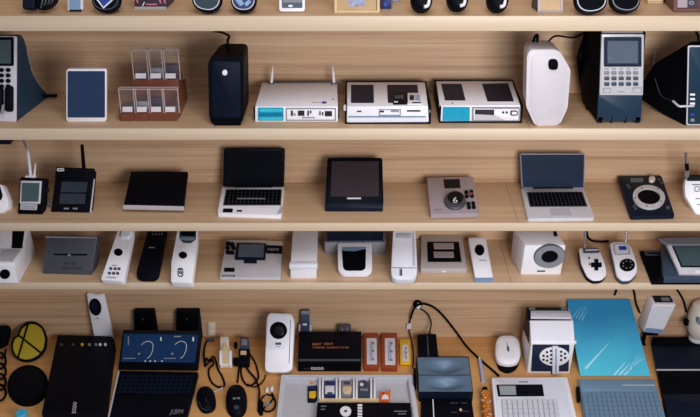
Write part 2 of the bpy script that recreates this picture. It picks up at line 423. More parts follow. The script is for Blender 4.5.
# three glossy pods
for i, (cx, cy, lab) in enumerate(((421.5,-1,'first glossy black rounded pod with white hook stripe, just right of the small boxes'),
                      (457.5,-2,'middle glossy black rounded pod of three, with a white hook stripe'),
                      (497.5,-1,'third glossy black rounded pod with white hook stripe, next to the framed cream panel'))):
    t = T('charging_pod', lab, 'pod', 'glossy black pods on the top shelf'); ry = 13.4
    pl = incl(pz(cx, cy+ry, S1+.012), 30)
    t.add('shell', dome(pl, ell(cx,cy,11,ry,28,0,.9), .034, .35, foot=-.018), M.black)
    hk = [(cx+2.5,cy+7.8),(cx+6.0,cy+6.6),(cx+7.3,cy+2),(cx+7.2,cy-8)]
    P = [pl.hit(x, y, .034*math.sqrt(max(0,1-(min(.98,math.hypot((x-cx)/11,(y-cy)/ry)-.0))**2))+.004) for x, y in hk]
    t.add('highlight', tube(P, .0058), M.inkw, label='white hook shaped stripe')  # white tube shaped like the curved highlight on the black shell
    t.add('foot', plate(incl(pz(cx,cy+ry,S1+.012),30), ell(cx,cy+3,7,8), -.02, -.015), M.matte)
    t.done()
# framed cream panel
t = T('picture_frame', 'small grey framed blank cream panel right of the three black pods', 'picture frame')
bx = Box(S1, ((537.5,11.8),(562.5,11.8)), -22, dep=.05); f = bx.front
t.add('case', bx.bm(.002), M.dgrey)
t.add('frame', ring(f, rect(537.5,-22,562.5,11.8), rect(540,-20,560.5,10), 0, .006), M.mauve)
t.add('panel', plate(f, rect(540,-20,560.5,10), 0, .003), M.tan)
t.done()
t = T('wooden_block', 'small pale wooden block near right end of top shelf', 'block')
bx = Box(S1, ((648,4),(663.5,4)), -9, dep=.05)
t.add('block', bx.bm(.003), M.palewood)
t.add('groove', plate(bx.front, rect(648.5,1.4,663,2), -.001, .0006), M.mauve)
t.done()
t = T('storage_box', 'reddish brown wooden box with a recessed front at right end of top shelf', 'box')
bx = Box(S1, ((673,11.8),(708,11.8)), -26, bk=((664,-40),(704,-40))); f = bx.front
t.add('case', bx.bm(.002), M.redwood)
t.add('rim', ring(f, rect(673,-26,708,11.8), rect(677,-24,706,8), 0, .006), M.redwood)
t.add('panel', plate(f, rect(677,-24,687,7.2), 0, .004), M.mauve)
t.add('slot', plate(f, rect(687.5,-24,697,7.2), 0, .002), M.wine)
t.add('emblem', ring(f, ell(691,2.5,2.6,2.2), ell(691,2.5,1.2,1), .001, .004), M.mgrey)
t.done()

# ================================================================== second shelf
# desk terminal with keypad at the far left
t = T('desk_phone', 'silver desk phone with grey green screen and dark teal side at far left', 'phone')
a0, a1 = pz(16,122,S2), pz(47,98,S2); side = vplane(a0, a1); off = pz(-14,122,S2)-a0
prof = [(16.5,122),(17,35.5),(20.5,34),(24,39),(27,50),(31,68),(37,81),(45.5,93),(47,98)]
A = [side.hit(*p) for p in rnd(prof, 3, 3)]
t.add('housing', prism(A, [p+off for p in A]), M.deepteal)
f = vplane(off+a0, a0); f = Pl(f.o, f.n)
fr = three(side.hit(16.5,122), side.hit(17,35.5), side.hit(16.5,122)+off)
t.add('face_plate', plate(fr, [(-13,121),(16.8,122),(17.4,36),(-13,36)], .0005, .006, 2.5, .002), M.silver)
t.add('screen_bezel', plate(fr, rect(-11,37,14.6,66), .005, .008, 1.5), M.black)
t.add('screen', plate(fr, rect(-9,40,11.8,63.5), .007, .0095, .5), M.scrgreen)
for r in range(4):
    for c in range(3): t.add('knob', plate(fr, ell(-4+c*6.6, 70+r*5.4, 2.3, 2.1, 12), .005, .013, bev=.002), M.black)
t.add('handset_hook', dome(fr, rnd(rect(-4,87,4.5,113.5),3), .022, .6, foot=.004), M.black)
t.add('handset_hook', dome(fr, rnd(rect(6,85.5,14.5,112),3), .024, .6, foot=.004), M.black)
t.add('hook_clip', plate(fr, [(3,113.5),(6.5,113.5),(7.5,104),(5,104)], .02, .026, 1), M.chrome)
t.add('rear_rod', tube([side.hit(40,96,-.01), pz(57,95.5,S2+.008)], .007, sm=False), M.matte)
bm = B(); tube([side.hit(x,y,.002) for x,y in ((27,50),(31,68),(37,81),(45.5,93))], .0022, bm=bm)
t.add('edge_trim', bm, M.chrome)
t.done()
# tablet
t = T('tablet', 'white framed tablet with blank dark blue screen standing upright', 'tablet')
pl = lean(S2, 66,122,106,122, 86,69.5, .205)
t.add('body', plate(pl, rect(66,69.3,106.4,122), -.012, 0, 3, .003), M.white)
t.add('screen', plate(pl, rect(67.7,71,105,117.4), -.001, .0012, 1), M.tabletscr)
b = pl.hit(86,90,-.012); g = pz(86,122,S2)+V((0,.11,0))
t.add('kickstand', tube([b, V((g.x,g.y,S2+.004))], .004, sm=False), M.lgrey)
t.done()
# acrylic organizer with clear bins
t = T('drawer_organizer', 'brown acrylic organizer holding two tiers of clear labelled bins', 'organizer')
Yf = pz(150,121,S2).y; fp = vert(Yf); z1 = fp.hit(150,110).z; xl, xr = pz(119.5,121,S2).x, pz(177.5,121,S2).x
Yu = Yf+.085; up = vert(Yu); z2 = up.hit(150,79.5).z; zl = up.hit(150,86).z
bm = cub((xl,Yf,S2),(xr,Yu,z1),.002); 
xu0, xu1 = up.hit(132,84).x, up.hit(178.5,84).x
cub((xu0,Yu,S2),(xu1,Yu+.085,z2),.002,bm); cub((xu1-.004,Yf+.03,S2),(xu1+.004,Yu+.12,zl-.02),.002,bm)
t.add('stand', bm, M.acryl)
def bins(n, x0, x1, ytop, ybot, pl, Y, dep):
    for i in range(n):
        w = (x1-x0)/n; a = x0+i*w+.6; b = x0+(i+1)*w-.6
        lo, hi = pl.hit(a, ybot), pl.hit(b, ytop)
        hx = [V((lo.x,Y,lo.z)),V((hi.x,Y,lo.z)),V((hi.x,Y+.012,hi.z)),V((lo.x,Y+.012,hi.z)),V((lo.x,Y+dep,lo.z)),V((hi.x,Y+dep,lo.z)),V((hi.x,Y+dep,hi.z)),V((lo.x,Y+dep,hi.z))]
        k = t.add('bin', hexa(hx,.002), M.clear)
        bm = B(); tube([hx[j] for j in (3,2,1)], .0018, 6, bm, sm=False); tube([hx[j] for j in (2,3,0)], .0018, 6, bm, sm=False); tube([hx[2],hx[6],hx[7],hx[3]], .0016, 6, bm, sm=False)
        t.add('bin_rim', bm, M.rim, k)
        t.add('paper_label', plate(pl, rect(a+1.6,ybot-6.5,b-1.6,ybot-1.5), .001, .004), M.label, k)
        t.add('contents', cub((lo.x+.008,Y+.012,lo.z+.002),(hi.x-.008,Y+dep-.004,lo.z+.024+.03*((i*7)%3)/2),.003), [M.dgrey,M.mgrey,M.wine][i%3], k)
bins(4, 120.5, 177.5, 90.5, 113, fp, Yf, .03); bins(3, 133.5, 178, 51.5, 79.5, up, Yu, .034)
for i in range(4): t.add('drawer_front', plate(fp, rect(121+i*14.3,113.5,133.5+i*14.3,120), 0, .003, 1), M.acryl)
t.done()
# black upright speaker
t = T('speaker', 'tall black rounded speaker with a small white button and a cable at its top', 'speaker')
fp = vplane(pz(211,125,S2), pz(245,125,S2)); o = fp.o; back = V((.012,.135,0))
A = [fp.hit(*p) for p in rnd([(213,126),(240,126),(244,117),(243.5,60),(241,57),(211,57),(208,62),(209,117)], 4)]
c = sum(A, V((0,0,0)))/len(A)
Bk = [V((c.x+(p.x-c.x)*.86, p.y, c.z+(p.z-c.z)*1.0))+back for p in A]
t.add('cabinet', prism(A, Bk, bev=.006), M.black)
t.add('front_grille', plate(fp, rnd([(212.5,118),(240.5,118),(240.5,61),(211.5,61)],4), -.001, .004, 0, .002), M.navy)
t.add('power_button', plate(fp, ell(225,72,2.6,2.8), .003, .008, bev=.001), M.white, label='white round button')
t.add('base_plinth', plate(fp, rnd(rect(214,117.5,241,126),2), 0, .006), M.matte)
p = c+V((.004,.09,0)); p.z = max(q.z for q in A)-.002
t.add('cable', tube([p, p+V((.002,0,.03)), py_(229,36,p.y+.05), py_(222,32.5,WALL-.02), py_(214,31,WALL-.008)], .0045), M.matte)
t.done()
# white router with antennas
t = T('router', 'wide white router with two pointed antennas and a teal front panel', 'router')
bx = Box(S2, ((255,122),(338,122)), 106.5, bk=((262,82.5),(337,82.5))); f = bx.front; tp = bx.top
t.add('case', bx.bm(.003), M.white)
for xs in (259.5, 273, 286):
    pass
k = t.add('teal_panel', plate(f, rect(258,107.5,283.5,120.5), -.001, .002, .8), M.teal, label='teal front panel')
t.add('panel_stripe', plate(f, rect(259,113,283,116), .001, .003), M.teal2, k)
t.add('panel_stripe', plate(f, rect(259.5,117,282.5,119.6), .001, .003), M.aqua, k)
t.add('panel_stripe', plate(f, rect(259.5,108.5,282.5,111.5), .001, .003), M.aqua, k)
k = t.add('port_panel', ring(f, rect(286,107.8,336,120.5), rect(287,108.8,335,119.6), 0, .0025), M.mgrey)
for x0,x1,y0,y1,m in ((298,304.5,110.5,115.5,M.ink),(325,332,111,116,M.ink),(291,293,110.5,115.5,M.ink),(294,295.5,113,115.5,M.inkg),(307.5,309,110.5,115.5,M.ink),(310,311.5,110.5,113,M.ink),(319,321,111,115,M.inkg),(322,323.4,112,115,M.ink),(302,315,117,117.8,M.inkg)):
    t.add('port', plate(f, rect(x0,y0,x1,y1), -.001, .0028), m, k)
t.add('logo', plate(tp, rect(322,101.6,326.5,103.6), 0, .001), M.blue)
t.add('status_dot', plate(tp, ell(333,99.5,.9,.7,10), 0, .001), M.red)
bm = B()
for x in (313,315.5,318,320): plate(tp, ell(x,102.6,.6,.5,8), 0, .001, bm=bm)
t.add('indicator_row', bm, M.inkg)
for xb, xt in ((271.5,273),(334,332.5)):
    a = pz(xb,82.8,bx.zt); a.y -= .008
    k = t.add('antenna', tube([a, vert(a.y).hit((xb+xt)/2,72)], .0062, r1=.004, sm=False), M.white)
    t.add('antenna_tip', tube([vert(a.y).hit((xb+xt)/2,72.2), vert(a.y).hit(xt,66)], .0032, r1=.0008, sm=False), M.white, k)
    t.add('antenna_base', cub((a.x-.012,a.y-.006,bx.zt-.002),(a.x+.012,a.y+.006,bx.zt+.006),.002), M.dgrey, k)
a = bx.c[7]; b = bx.c[6]
t.add('rear_lip', cub((a.x+.04,a.y-.006,bx.zt-.001),(b.x-.03,a.y,bx.zt+.004),.001), M.dgrey)
for q, sg in ((bx.left,-1),(bx.right,1)):
    x = (bx.c[0].x if sg < 0 else bx.c[1].x); y0 = bx.c[0].y
    for j in range(3): t.add('side_vent', cub((x-.004,y0+.004,S2+.012+j*.015),(x+.004,y0+.03,S2+.022+j*.015),.001), M.black)
t.done()
# white slotted box in the middle
def winbox(t, bx, wins):
    t.add('lid', hexa([p+V((0,0,.0)) for p in bx.c],.003), M.white)
    # dark outline shell around sides and base
    c = bx.c; e = .006
    for side, (i, j) in (('l',(0,4)),('r',(1,5))):
        a, b = c[i], c[j]; sg = -1 if side == 'l' else 1
        t.add('side_cover', hexa([V((a.x+min(0,sg*e),a.y-.002,S2)),V((a.x+max(0,sg*e),a.y-.002,S2)),V((a.x+max(0,sg*e),a.y-.002,bx.zt-.001)),V((a.x+min(0,sg*e),a.y-.002,bx.zt-.001)),
                                  V((b.x+min(0,sg*e),b.y,S2)),V((b.x+max(0,sg*e),b.y,S2)),V((b.x+max(0,sg*e),b.y,bx.zt-.001)),V((b.x+min(0,sg*e),b.y,bx.zt-.001))],.0015), M.black)
    a, b = c[7], c[6]
    t.add('rear_cover', cub((a.x-e,a.y-.001,S2),(b.x+e,min(a.y+.006,WALL-.002),bx.zt+.002),.001), M.black)
    t.add('base_strip', cub((c[0].x-e,c[0].y-.006,S2),(c[1].x+e,c[0].y+.01,S2+.005),.001), M.black)
    for w in wins: t.add('dark_window', plate(bx.top, w, -.002, .0012, .6), M.violet, label='dark violet window')
t = T('docking_box', 'white box with two dark windows and a small card and chip on its lid', 'electronics box')
bx = Box(S2, ((346.6,123.4),(429,123)), ((347,106.5),(428,106)), bk=((347,82),(425,82))); f = bx.front; tp = bx.top
winbox(t, bx, [[(351,103),(374,103),(373.5,85),(351,85)], [(388,103),(419,103),(417.5,85),(387,85)]])
t.add('drawer_line', plate(f, rect(348.5,116,426,117.4), -.001, .0012), M.bluegrey)
t.add('lower_panel', plate(f, rect(348.5,117.4,427,122.6), -.001, .0016), M.white2)
for x0,y0,x1,y1,m in ((357,110.6,361.5,111.8,M.ink),(379,110.5,384,112.2,M.ink),(391,110,399,111.8,M.inkg),(407,110,420.5,111.5,M.ink)):
    t.add('slot', plate(f, rect(x0,y0,x1,y1), -.001, .0018), m)
t.add('card_slot', ring(f, [(379,115.6),(400.5,115.6),(401,109),(379,109)], [(380,114.8),(399.8,114.8),(400,109.6),(380,109.6)], -.001, .0022), M.bluegrey)
t.add('side_lug', plate(f, rect(343.6,105,346,110.5), -.004, .002, .6), M.silver)
t.add('side_lug', plate(f, rect(429.5,110,431,112.5), -.004, .002, .4), M.silver)
t.done()
t = T('memory_chip', 'small black memory chip lying on the lid of the white box', 'chip')
t.add('chip', plate(tp, [(393,105),(407,105),(406.5,93.5),(394,93.5)], .0016, .006, .5, .001), M.black)
t.add('pale_strip', plate(tp, [(394,104),(398,104),(398,102.8),(394,102.8)], .0055, .0068), M.inkw)
t.text('lettering', 'RAME', tp, [(395,98.8),(403.5,98.8),(403.5,95),(395,95)], M.inkg, h=.0065)
t.done()
t = T('memory_card', 'small white printed card lying beside the black chip on the white box', 'card')
t.add('card', plate(tp, [(407.8,105),(423,105),(422,94),(407.5,94)], .0016, .005, .5, .001), M.white)
t.add('printed_picture', plate(tp, [(409.5,101.5),(414,101.5),(414,96.5),(409.5,96.5)], .0045, .0056), M.ink)
t.add('printed_patch', plate(tp, [(415,102),(420,102),(419.5,96),(415,96)], .0045, .0056), M.labelb)
t.add('black_bar', plate(tp, [(412,104.6),(421,104.6),(421,103.4),(412,103.4)], .0045, .0056), M.ink)
t.done()
# white box with teal front
t = T('docking_box', 'white box with two dark windows and a bright teal front panel', 'electronics box')
bx = Box(S2, ((440.5,122.4),(520,122)), ((439.5,106),(520.5,105)), bk=((436,81),(512,80.5))); f = bx.front; tp = bx.top
winbox(t, bx, [[(445,100.5),(465.5,100.5),(461.5,84),(441,84)], [(487.5,101.5),(514,101.5),(508,83.5),(482,84)]])
t.add('teal_panel', plate(f, [(442.5,120.6),(469.5,120.6),(469.8,106.8),(443,106.8)], -.001, .003, .5), M.teal)
k = t.add('bay_frame', ring(f, rect(472,106.8,519.5,121), rect(473.6,108.2,518.6,120.2), 0, .003), M.mgrey)
t.add('bay_opening', plate(f, rect(475,109.5,494,115), -.001, .0016), M.ink)
t.add('bay_floor', plate(f, [(474.5,120),(505,120),(494,115),(475,114)], -.001, .0022), M.lgrey)
t.add('eject_lever', plate(f, [(494,114.5),(518,118.5),(518,108.5),(494,108.5)], 0, .005, .8), M.white)
for x in (503,506.5): t.add('lever_screw', plate(f, ell(x,111.8,1.2,1.2,10), .004, .0062), M.ink)
t.add('lever_window', ring(f, rnd(rect(510,109.8,517.5,115),2), rnd(rect(511.5,111,516.5,114),1), .004, .0064), M.ink)
t.add('lid_dot', plate(tp, ell(452.5,103.4,.8,.6,8), 0, .001), M.red)
t.done()
# tall white router
t = T('tower_router', 'tall white upright router with an oval black button near its top', 'router')
fp = vplane(pz(541,126,S2), pz(560,125,S2))
P = rnd([(535,126),(559.5,125.4),(567.6,108),(570.6,70),(561,53),(556,49.5),(531,49.5),(527,54),(526,106)], 3)
A = [fp.hit(*p) for p in P]
A = [p if p.z >= S2 else V((p.x,p.y,S2)) for p in A]
c = sum(A, V((0,0,0)))/len(A); dep = V((-.002,.1,0))
Bk = [V((c.x+(p.x-c.x)*.9, p.y, c.z+(p.z-c.z)*.98))+dep for p in A]
Bk = [p if p.z >= S2 else V((p.x,p.y,S2)) for p in Bk]
t.add('shell', prism(A, Bk, bev=.005), M.pearl)
t.add('front_panel', plate(fp, rnd([(537,124.5),(558,124),(565.4,107.5),(568,71),(559,55.6),(535,54.6),(531.6,58),(530.4,106)],3), -.001, .002, 0, .0015), M.pearl)
t.add('button', plate(fp, ell(552.8,64,4.8,5.4,24,0,.7), .002, .008, bev=.002), M.matte, label='black oval button')
p = fp.hit(540,50)+V((0,.08,0)); 
t.add('cable', tube([p+V((-.01,0,-.006)), p+V((-.004,0,.022)), p+V((.004,0,.024)), p+V((.006,.004,-.006))], .005), M.matte)
q = fp.hit(553,50)+V((0,.09,-.006))
t.add('cable', tube([q, q+V((.03,.02,.018)), py_(573,37.5,WALL-.04), py_(584,33,WALL-.02), py_(594,29,WALL-.012)], .0035), M.matte)
t.done()
# tall meter
t = T('test_meter', 'tall dark blue test meter with silver keypad front and grey screen', 'meter')
a, b = pz(597,122.5,S2), pz(640,122.5,S2); fp = vplane(a, b)
lo = fp.hit(600,94.5).z; tz = fp.hit(620,32).z
xs = [fp.hit(596.5,121).x, fp.hit(641,121).x, fp.hit(643.5,33).x, fp.hit(600.5,33).x]
z0 = S2+.008; Y0 = a.y; e = .004
fa = [V((xs[0],Y0,z0)),V((xs[1],Y0,z0)),V((xs[2],Y0,tz)),V((xs[3],Y0,tz))]
bb = [pz(578,96,S2).x]
ra = [V((fa[0].x-.014,Y0+.16,z0)),V((fa[1].x-.03,Y0+.16,z0)),V((fa[2].x-.03,Y0+.12,tz-.004)),V((fa[3].x-.016,Y0+.12,tz-.004))]
sidep = [fa[0],fa[3],ra[3],V((ra[3].x-.016,ra[3].y+.03,S2+.20)),V((ra[0].x-.022,ra[0].y+.02,S2+.09)),ra[0]]
w = [V((p.x+ (fa[1].x-fa[0].x)-.006, p.y, p.z)) for p in sidep]
t.add('housing', prism(sidep, w, bev=.003), M.matte)
t.add('top_cap', hexa([fa[3]+V((.004,-.004,-.001)), fa[2]+V((-.004,-.004,-.001)), fa[2]+V((-.004,-.004,.003)), fa[3]+V((.004,-.004,.003)), ra[3]+V((.008,0,-.001)), ra[2]+V((-.004,0,-.001)), ra[2]+V((-.004,0,.007)), ra[3]+V((.008,0,.007))], .001), M.warmgrey)
t.add('lower_cover', plate(fp, [(597,120.5),(640.6,120.5),(642,94.5),(598,94.5)], 0, .006, .8, .002), M.deepteal)
t.add('face_plate', plate(fp, [(599,94.3),(642.2,94.3),(643.4,33.5),(601,33.5)], 0, .009, 1, .002), M.silver)
t.add('screen_bezel', plate(fp, rect(603.2,36,640.6,65.5), .008, .012, 1), M.scrblue)
t.add('screen', plate(fp, rect(606.5,39.5,637,62), .0115, .0135, .6), M.scrgrey)
for r in range(3):
    for c_ in range(5): t.add('button', plate(fp, rnd(rect(603.5+c_*7.2,69.8+r*5.6,608.6+c_*7.2,73.4+r*5.6),1.2), .008, .0125, bev=.001), [M.mgrey,M.dgrey,M.slate][r])
bm = B()
for c_ in range(5): plate(fp, rect(604+c_*7.2,67.4,608+c_*7.2,68.4), .008, .0098, bm=bm)
t.add('key_legend', bm, M.inkg)
t.add('corner_notch', ring(fp, [(602.5,92),(610,92),(610,87),(602.5,87)], [(603.3,91.6),(609.6,91.6),(609.6,87.6),(603.3,87.6)], .008, .0098), M.mgrey)
t.add('corner_notch', ring(fp, [(632,92),(641,92),(641,86.5),(632,86.5)], [(632.4,91.6),(640.4,91.6),(640.4,87.2),(632.8,87.2)], .008, .0098), M.mgrey)
t.add('maker_mark', plate(fp, rect(617,90.4,624,91.2), .008, .0098), M.inkg)
for x0,x1 in ((596.6,602),(610,612),(624,626),(634,639.5)):
    q0, q1 = fp.hit(x0,122), fp.hit(x1,122)
    t.add('foot', cub((q0.x,Y0-.006,S2),(q1.x,Y0+.03,S2+.026),.002), M.navy)
for x in (q0.x-.13, q0.x-.02): t.add('foot', cub((x-.02,Y0+.11,S2),(x,Y0+.13,S2+.02),.002), M.navy)
t.done()
# black terminal at right end
t = T('desk_terminal', 'black wedge shaped terminal with navy front panel at right end of second shelf', 'terminal')
a, b = pz(684,125.5,S2), pz(724,125.5,S2); fp = vplane(a, b); dx = b-a
zt = fp.hit(690,43.5).z
pr = [V((a.x,a.y,S2)), V((a.x+.006,a.y,zt-.012)), V((a.x+.002,a.y+.012,zt)), V((a.x-.02,a.y+.05,zt-.01)), V((a.x-.095,a.y+.15,zt-.13)), V((a.x-.125,a.y+.185,S2+.075)), V((a.x-.12,a.y+.185,S2+.03)), V((a.x-.045,a.y+.09,S2))]
t.add('housing', prism(pr, [p+V((.17,0,0)) for p in pr], bev=.004), M.matte)
t.add('front_panel', plate(fp, [(686,124.2),(724,124.2),(724,46),(687.5,46)], -.001, .004, 2, .001), M.deepteal)
t.add('panel_outline', ring(fp, rnd([(685.8,124.6),(726,124.6),(726,45),(687.4,45)],2), rnd([(687,123.6),(725,123.6),(725,46.4),(688.6,46.4)],2), .002, .006), M.silver)
for y0 in (93,97.5,102): t.add('indicator', plate(fp, rect(689.5,y0,694.5,y0+2), .0035, .0055, .4), M.inkw)
for y0,m in ((112.5,M.blue),(118,M.inkg)): t.add('socket', plate(fp, rect(690,y0,694,y0+3), .0035, .0055, .6), m)
hs = [V((a.x-.012,a.y+.02,0)), V((a.x-.05,a.y+.075,0))]
t.add('handle', tube([fp.hit(694,106,.010), fp.hit(684,106.2,.012), fp.hit(679,106,.008), fp.hit(675,103.5,0)+V((0,.022,0))], .004), M.silver)
t.add('seam', tube([fp.hit(675,103.5,0)+V((0,.022,0)), V((a.x-.07,a.y+.09,S2+.08)), V((a.x-.09,a.y+.135,S2+.13))], .0012), M.dgrey)
q = V((a.x-.098,a.y+.155,zt-.14))
t.add('antenna', tube([q, q+V((0,0,.05))], .0014, sm=False), M.dgrey)
q = V((a.x+.0,a.y+.03,zt-.006))
t.add('cable', tube([q, q+V((-.008,.03,.03)), V((a.x-.035, WALL-.05, zt+.06)), V((a.x-.04, WALL-.012, zt+.04))], .0042), M.matte)
t.done()
# ================================================================== third shelf
def prop(t, pl, x, y, S, th, m, r=.006, name='rear_prop'):  # short leg from the back of a leaning slab down to the shelf
    p = pl.hit(x, y, -th*.7)
    if p.z > S+.012: t.add(name, cub((p.x-r*3, p.y-r, S), (p.x+r*3, p.y+r, p.z), .001), m)
t = T('handset', 'white rounded handset with a dark top cut off by the left picture edge', 'phone')
a = pz(3,214,S3); pl = lean(S3, -20,214,3,214, -4,186, .09)
t.add('shell', plate(pl, rnd([(-22,213),(3,213.5),(9,207),(8.5,200),(1.5,184),(-18,184)],3), -.045, 0, 0, .006), M.white)
t.add('dark_cap', plate(pl, rnd([(-16,203),(0.5,201),(3,196),(0,185.5),(-16,185.5)],2), -.001, .004, 0, .002), M.black)
t.done()
# pocket organizer in its cradle
t = T('pocket_organizer', 'small black pocket organizer with silver framed screen standing in a cradle, white cable above', 'organizer')
pl = lean(S3, 18,214,42,214.5, 31,178, .125)
t.add('cradle', plate(pl, rnd([(17.5,214.5),(42.5,215),(45.5,178.5),(20,177)],2), -.035, 0, 0, .003), M.black)
t.add('body', plate(pl, rnd([(18.4,213),(41.5,213.5),(43.5,178.5),(20.6,178)],2), 0, .006, 0, .002), M.matte)
k = t.add('screen_frame', plate(pl, [(20.5,203.5),(41,203.8),(42.6,181),(21.8,180.6)], .005, .009, .6, .001), M.silver)
t.add('screen', plate(pl, [(22.4,201.5),(39.4,201.6),(40.6,183),(23.2,182.8)], .0085, .0105), M.scrgreen, k)
k = t.add('key_panel', plate(pl, [(21,209.5),(37.5,210),(38,204.3),(21.5,204)], .005, .008, .5), M.lgrey)
addkeys(t, 'key', pl, [(22,209),(36.5,209.5),(37,205.3),(22.4,205)], 7, 2, .0078, .0086, .3, M.inkg, k)
q = pl.hit(31,178,-.012)
t.add('plug', cub(q+V((-.02,-.008,-.004)), q+V((.02,.008,.012)), .002), M.white)
t.add('cable', tube([q+V((0,0,.008)), vert(q.y+.01).hit(29.5,165), vert(q.y+.03).hit(27.5,151), vert(WALL-.05).hit(24,141), vert(WALL-.012).hit(20,134)], .0062), M.white2)
t.add('stylus', tube([pl.hit(34,178,-.012), vert(q.y).hit(35.5,163)], .006, r1=.0025, sm=False), M.white)
t.add('side_knob', plate(pl, ell(46,190,1.6,2.2,12), -.02, -.008), M.navy)
t.done()
t = T('patch_cable', 'short blue cable lying between the pocket organizer and the black tablet', 'cable')
t.add('cable', tube([pz(47.5,197,S3+.005), pz(48,200,S3+.012), pz(48.6,203,S3+.012), pz(49,206,S3+.005)], .0045), M.bluegrey)
t.done()
t = T('rugged_tablet', 'black tablet with a thick antenna, grey window screen and silver right edge', 'tablet')
pl = lean(S3, 51,212,91,212.8, 75,176, .125)
t.add('body', plate(pl, rnd([(50.6,212.5),(91,213.3),(94.8,171),(56.5,168.5)],1.6), -.022, 0, 0, .003), M.black)
t.add('header', plate(pl, rnd([(55.4,178.5),(94,178.6),(95,168.5),(57,167)],1.4), -.002, .01, 0, .003), M.black)
t.add('emblem', ring(pl, ell(60.3,169.8,2.4,1.7,16), ell(60.3,169.8,1.2,.8,16), .009, .0115), M.inkw)
t.add('emblem', ring(pl, ell(63.2,169.8,2,1.7,16), ell(63.2,169.8,1,.8,16), .009, .0115), M.inkw)
k = t.add('screen', plate(pl, [(57,205),(86.6,205.5),(89.8,180),(60.4,180)], -.001, .002), M.screen)
t.add('screen_pane', plate(pl, [(59.6,203.6),(85,204),(86,193.8),(60.8,193.6)], .001, .003), M.panescr, k)
t.add('screen_pane', plate(pl, [(61,192.2),(86.3,192.4),(88,182),(62.4,181.8)], .001, .003), M.panescr, k)
t.add('right_edge', plate(pl, [(90,212.8),(91.3,212.9),(95,179),(94,179)], -.001, .0025), M.silver)
t.add('button_row', plate(pl, rect(64,207.8,69,209.2), -.001, .0015), M.inkg); t.add('button_row', plate(pl, rect(73,207.8,77.5,209.2), -.001, .0015), M.inkg)
q = pl.hit(84,170,-.008)
t.add('antenna', tube([q, vert(q.y+.01).hit(82,145)], .008, r1=.0068, sm=False), M.matte)
prop(t, pl, 74, 180, S3, .022, M.black)
t.done()
t = T('flat_screen', 'black flat panel tilted low on a dark clamp, silver front edge', 'screen')
pl = lean(S3, 123,206,185,207, 158,172, .085, .026)
t.add('panel', plate(pl, [(123.5,205.4),(183.5,206.6),(187.8,171.5),(131,171.4)], -.016, 0, .8, .002), M.black)
t.add('display', plate(pl, [(126,203.4),(182,204.4),(186,173),(132,173)], -.001, .0012), M.screen)
t.add('front_edge', plate(pl, [(123,207.8),(183.6,209),(184,206.6),(123.2,205.2)], -.010, .0015), M.silver, label='silver front edge')
q = pz(150,209.6,S3)
k = t.add('clamp', cub((q.x-.045,q.y,S3),(q.x+.045,q.y+.07,S3+.02),.004), M.matte)
t.add('clamp_screw', tube([V((q.x+.03,q.y-.006,S3+.006)), V((q.x+.03,q.y+.02,S3+.006))], .006, sm=False), M.dblue, k)
prop(t, pl, 158, 178, S3, .016, M.matte)
t.done()
# laptops
def laptop(t, S, th, base, hinge, scr, body, lidm, scrm, kb, nx, ny, inset_=2.2, dom=.0, tilt=9):
    pl = flat(S+th)
    t.add('base', plate(pl, rnd(base,2.2), -th+.0005, 0, 0, .003), body)
    hp = pl.hit(*hinge); n = V((0,-math.cos(math.radians(tilt)),math.sin(math.radians(tilt)))); sp = Pl(hp+V((0,.0,0)), n)
    k = t.add('lid', plate(sp, rnd(scr,2.6), -.010, 0, 0, .003), lidm)
    cx = sum(p[0] for p in scr)/4; cy = sum(p[1] for p in scr)/4
    inn = [(cx+(p[0]-cx)*(1-inset_/32), cy+(p[1]-cy)*(1-inset_/19)) for p in scr]
    t.add('screen', plate(sp, inn, -.001, .0012), scrm, k)
    kb_ = t.add('keyboard', plate(pl, kb, -.001, .001, .6), M.dgrey)
    addkeys(t, 'key', pl, quadcell(kb,.015,.03,.985,.97), nx, ny, .0008, .003, .2, M.matte, kb_)
    return pl, sp
t = T('laptop', 'open white laptop with black keyboard and dark screen, left of the black terminal', 'laptop', 'open laptops on the third shelf')
pl, sp = laptop(t, S3, .016, [(217,213.5),(281.5,215.5),(284.2,186.5),(222.2,186)], (253,187.2), [(223,187.2),(284,187.4),(285,148.6),(223.6,148.6)], M.white, M.black, M.screen, [(223,205.6),(281,205.4),(282,189.6),(226,189.6)], 14, 5)
t.add('hinge_bar', plate(pl, [(235,187.6),(272,187.6),(272,185.6),(235,185.6)], 0, .006), M.matte)
t.add('touch_pad', plate(pl, [(222.6,212.4),(232.4,212.6),(233,208.8),(223.4,208.6)], -.001, .0012, .6), M.black)
t.add('small_key', plate(pl, [(236.6,211.8),(242,211.8),(242.2,210.2),(237,210.2)], -.001, .0012), M.black)
t.add('spacebar', plate(pl, [(237,199.8),(265.5,199.8),(265.5,198.6),(237.4,198.6)], .002, .0036), M.inkg)
t.add('corner_clip', plate(pl, [(277,214.6),(282,213.2),(283,206),(281,206.6)], -.001, .0016), M.lgrey)
t.done()
t = T('display_terminal', 'black tablet terminal with a brownish screen above a thick rounded chin', 'terminal')
pl = lean(S3, 326,204,383,204, 354,158, .15, .03)
t.add('body', plate(pl, rnd([(325,204),(383.6,204),(382.4,157.4),(327.4,157.4)],2.6), -.022, 0, 0, .004), M.black)
t.add('screen', plate(pl, [(330.6,196.6),(378.8,196.6),(378.6,161.4),(331.8,161.4)], -.001, .0014, .6), M.scrbrown)
a, b = pz(325,212,S3), pz(383,212,S3); q = pl.hit(354,201)
t.add('chin', hexa([a,b,V((b.x,a.y-.0,S3+.022)),V((a.x,a.y,S3+.022)),V((a.x,q.y,S3)),V((b.x,q.y,S3)),V((b.x,q.y,q.z+.002)),V((a.x,q.y,q.z+.002))],.006), M.navy)
t.add('silver_mark', plate(pl, rect(347,197.8,361,199.2), -.001, .002), M.silver)
prop(t, pl, 355, 170, S3, .022, M.black, .012)
t.done()
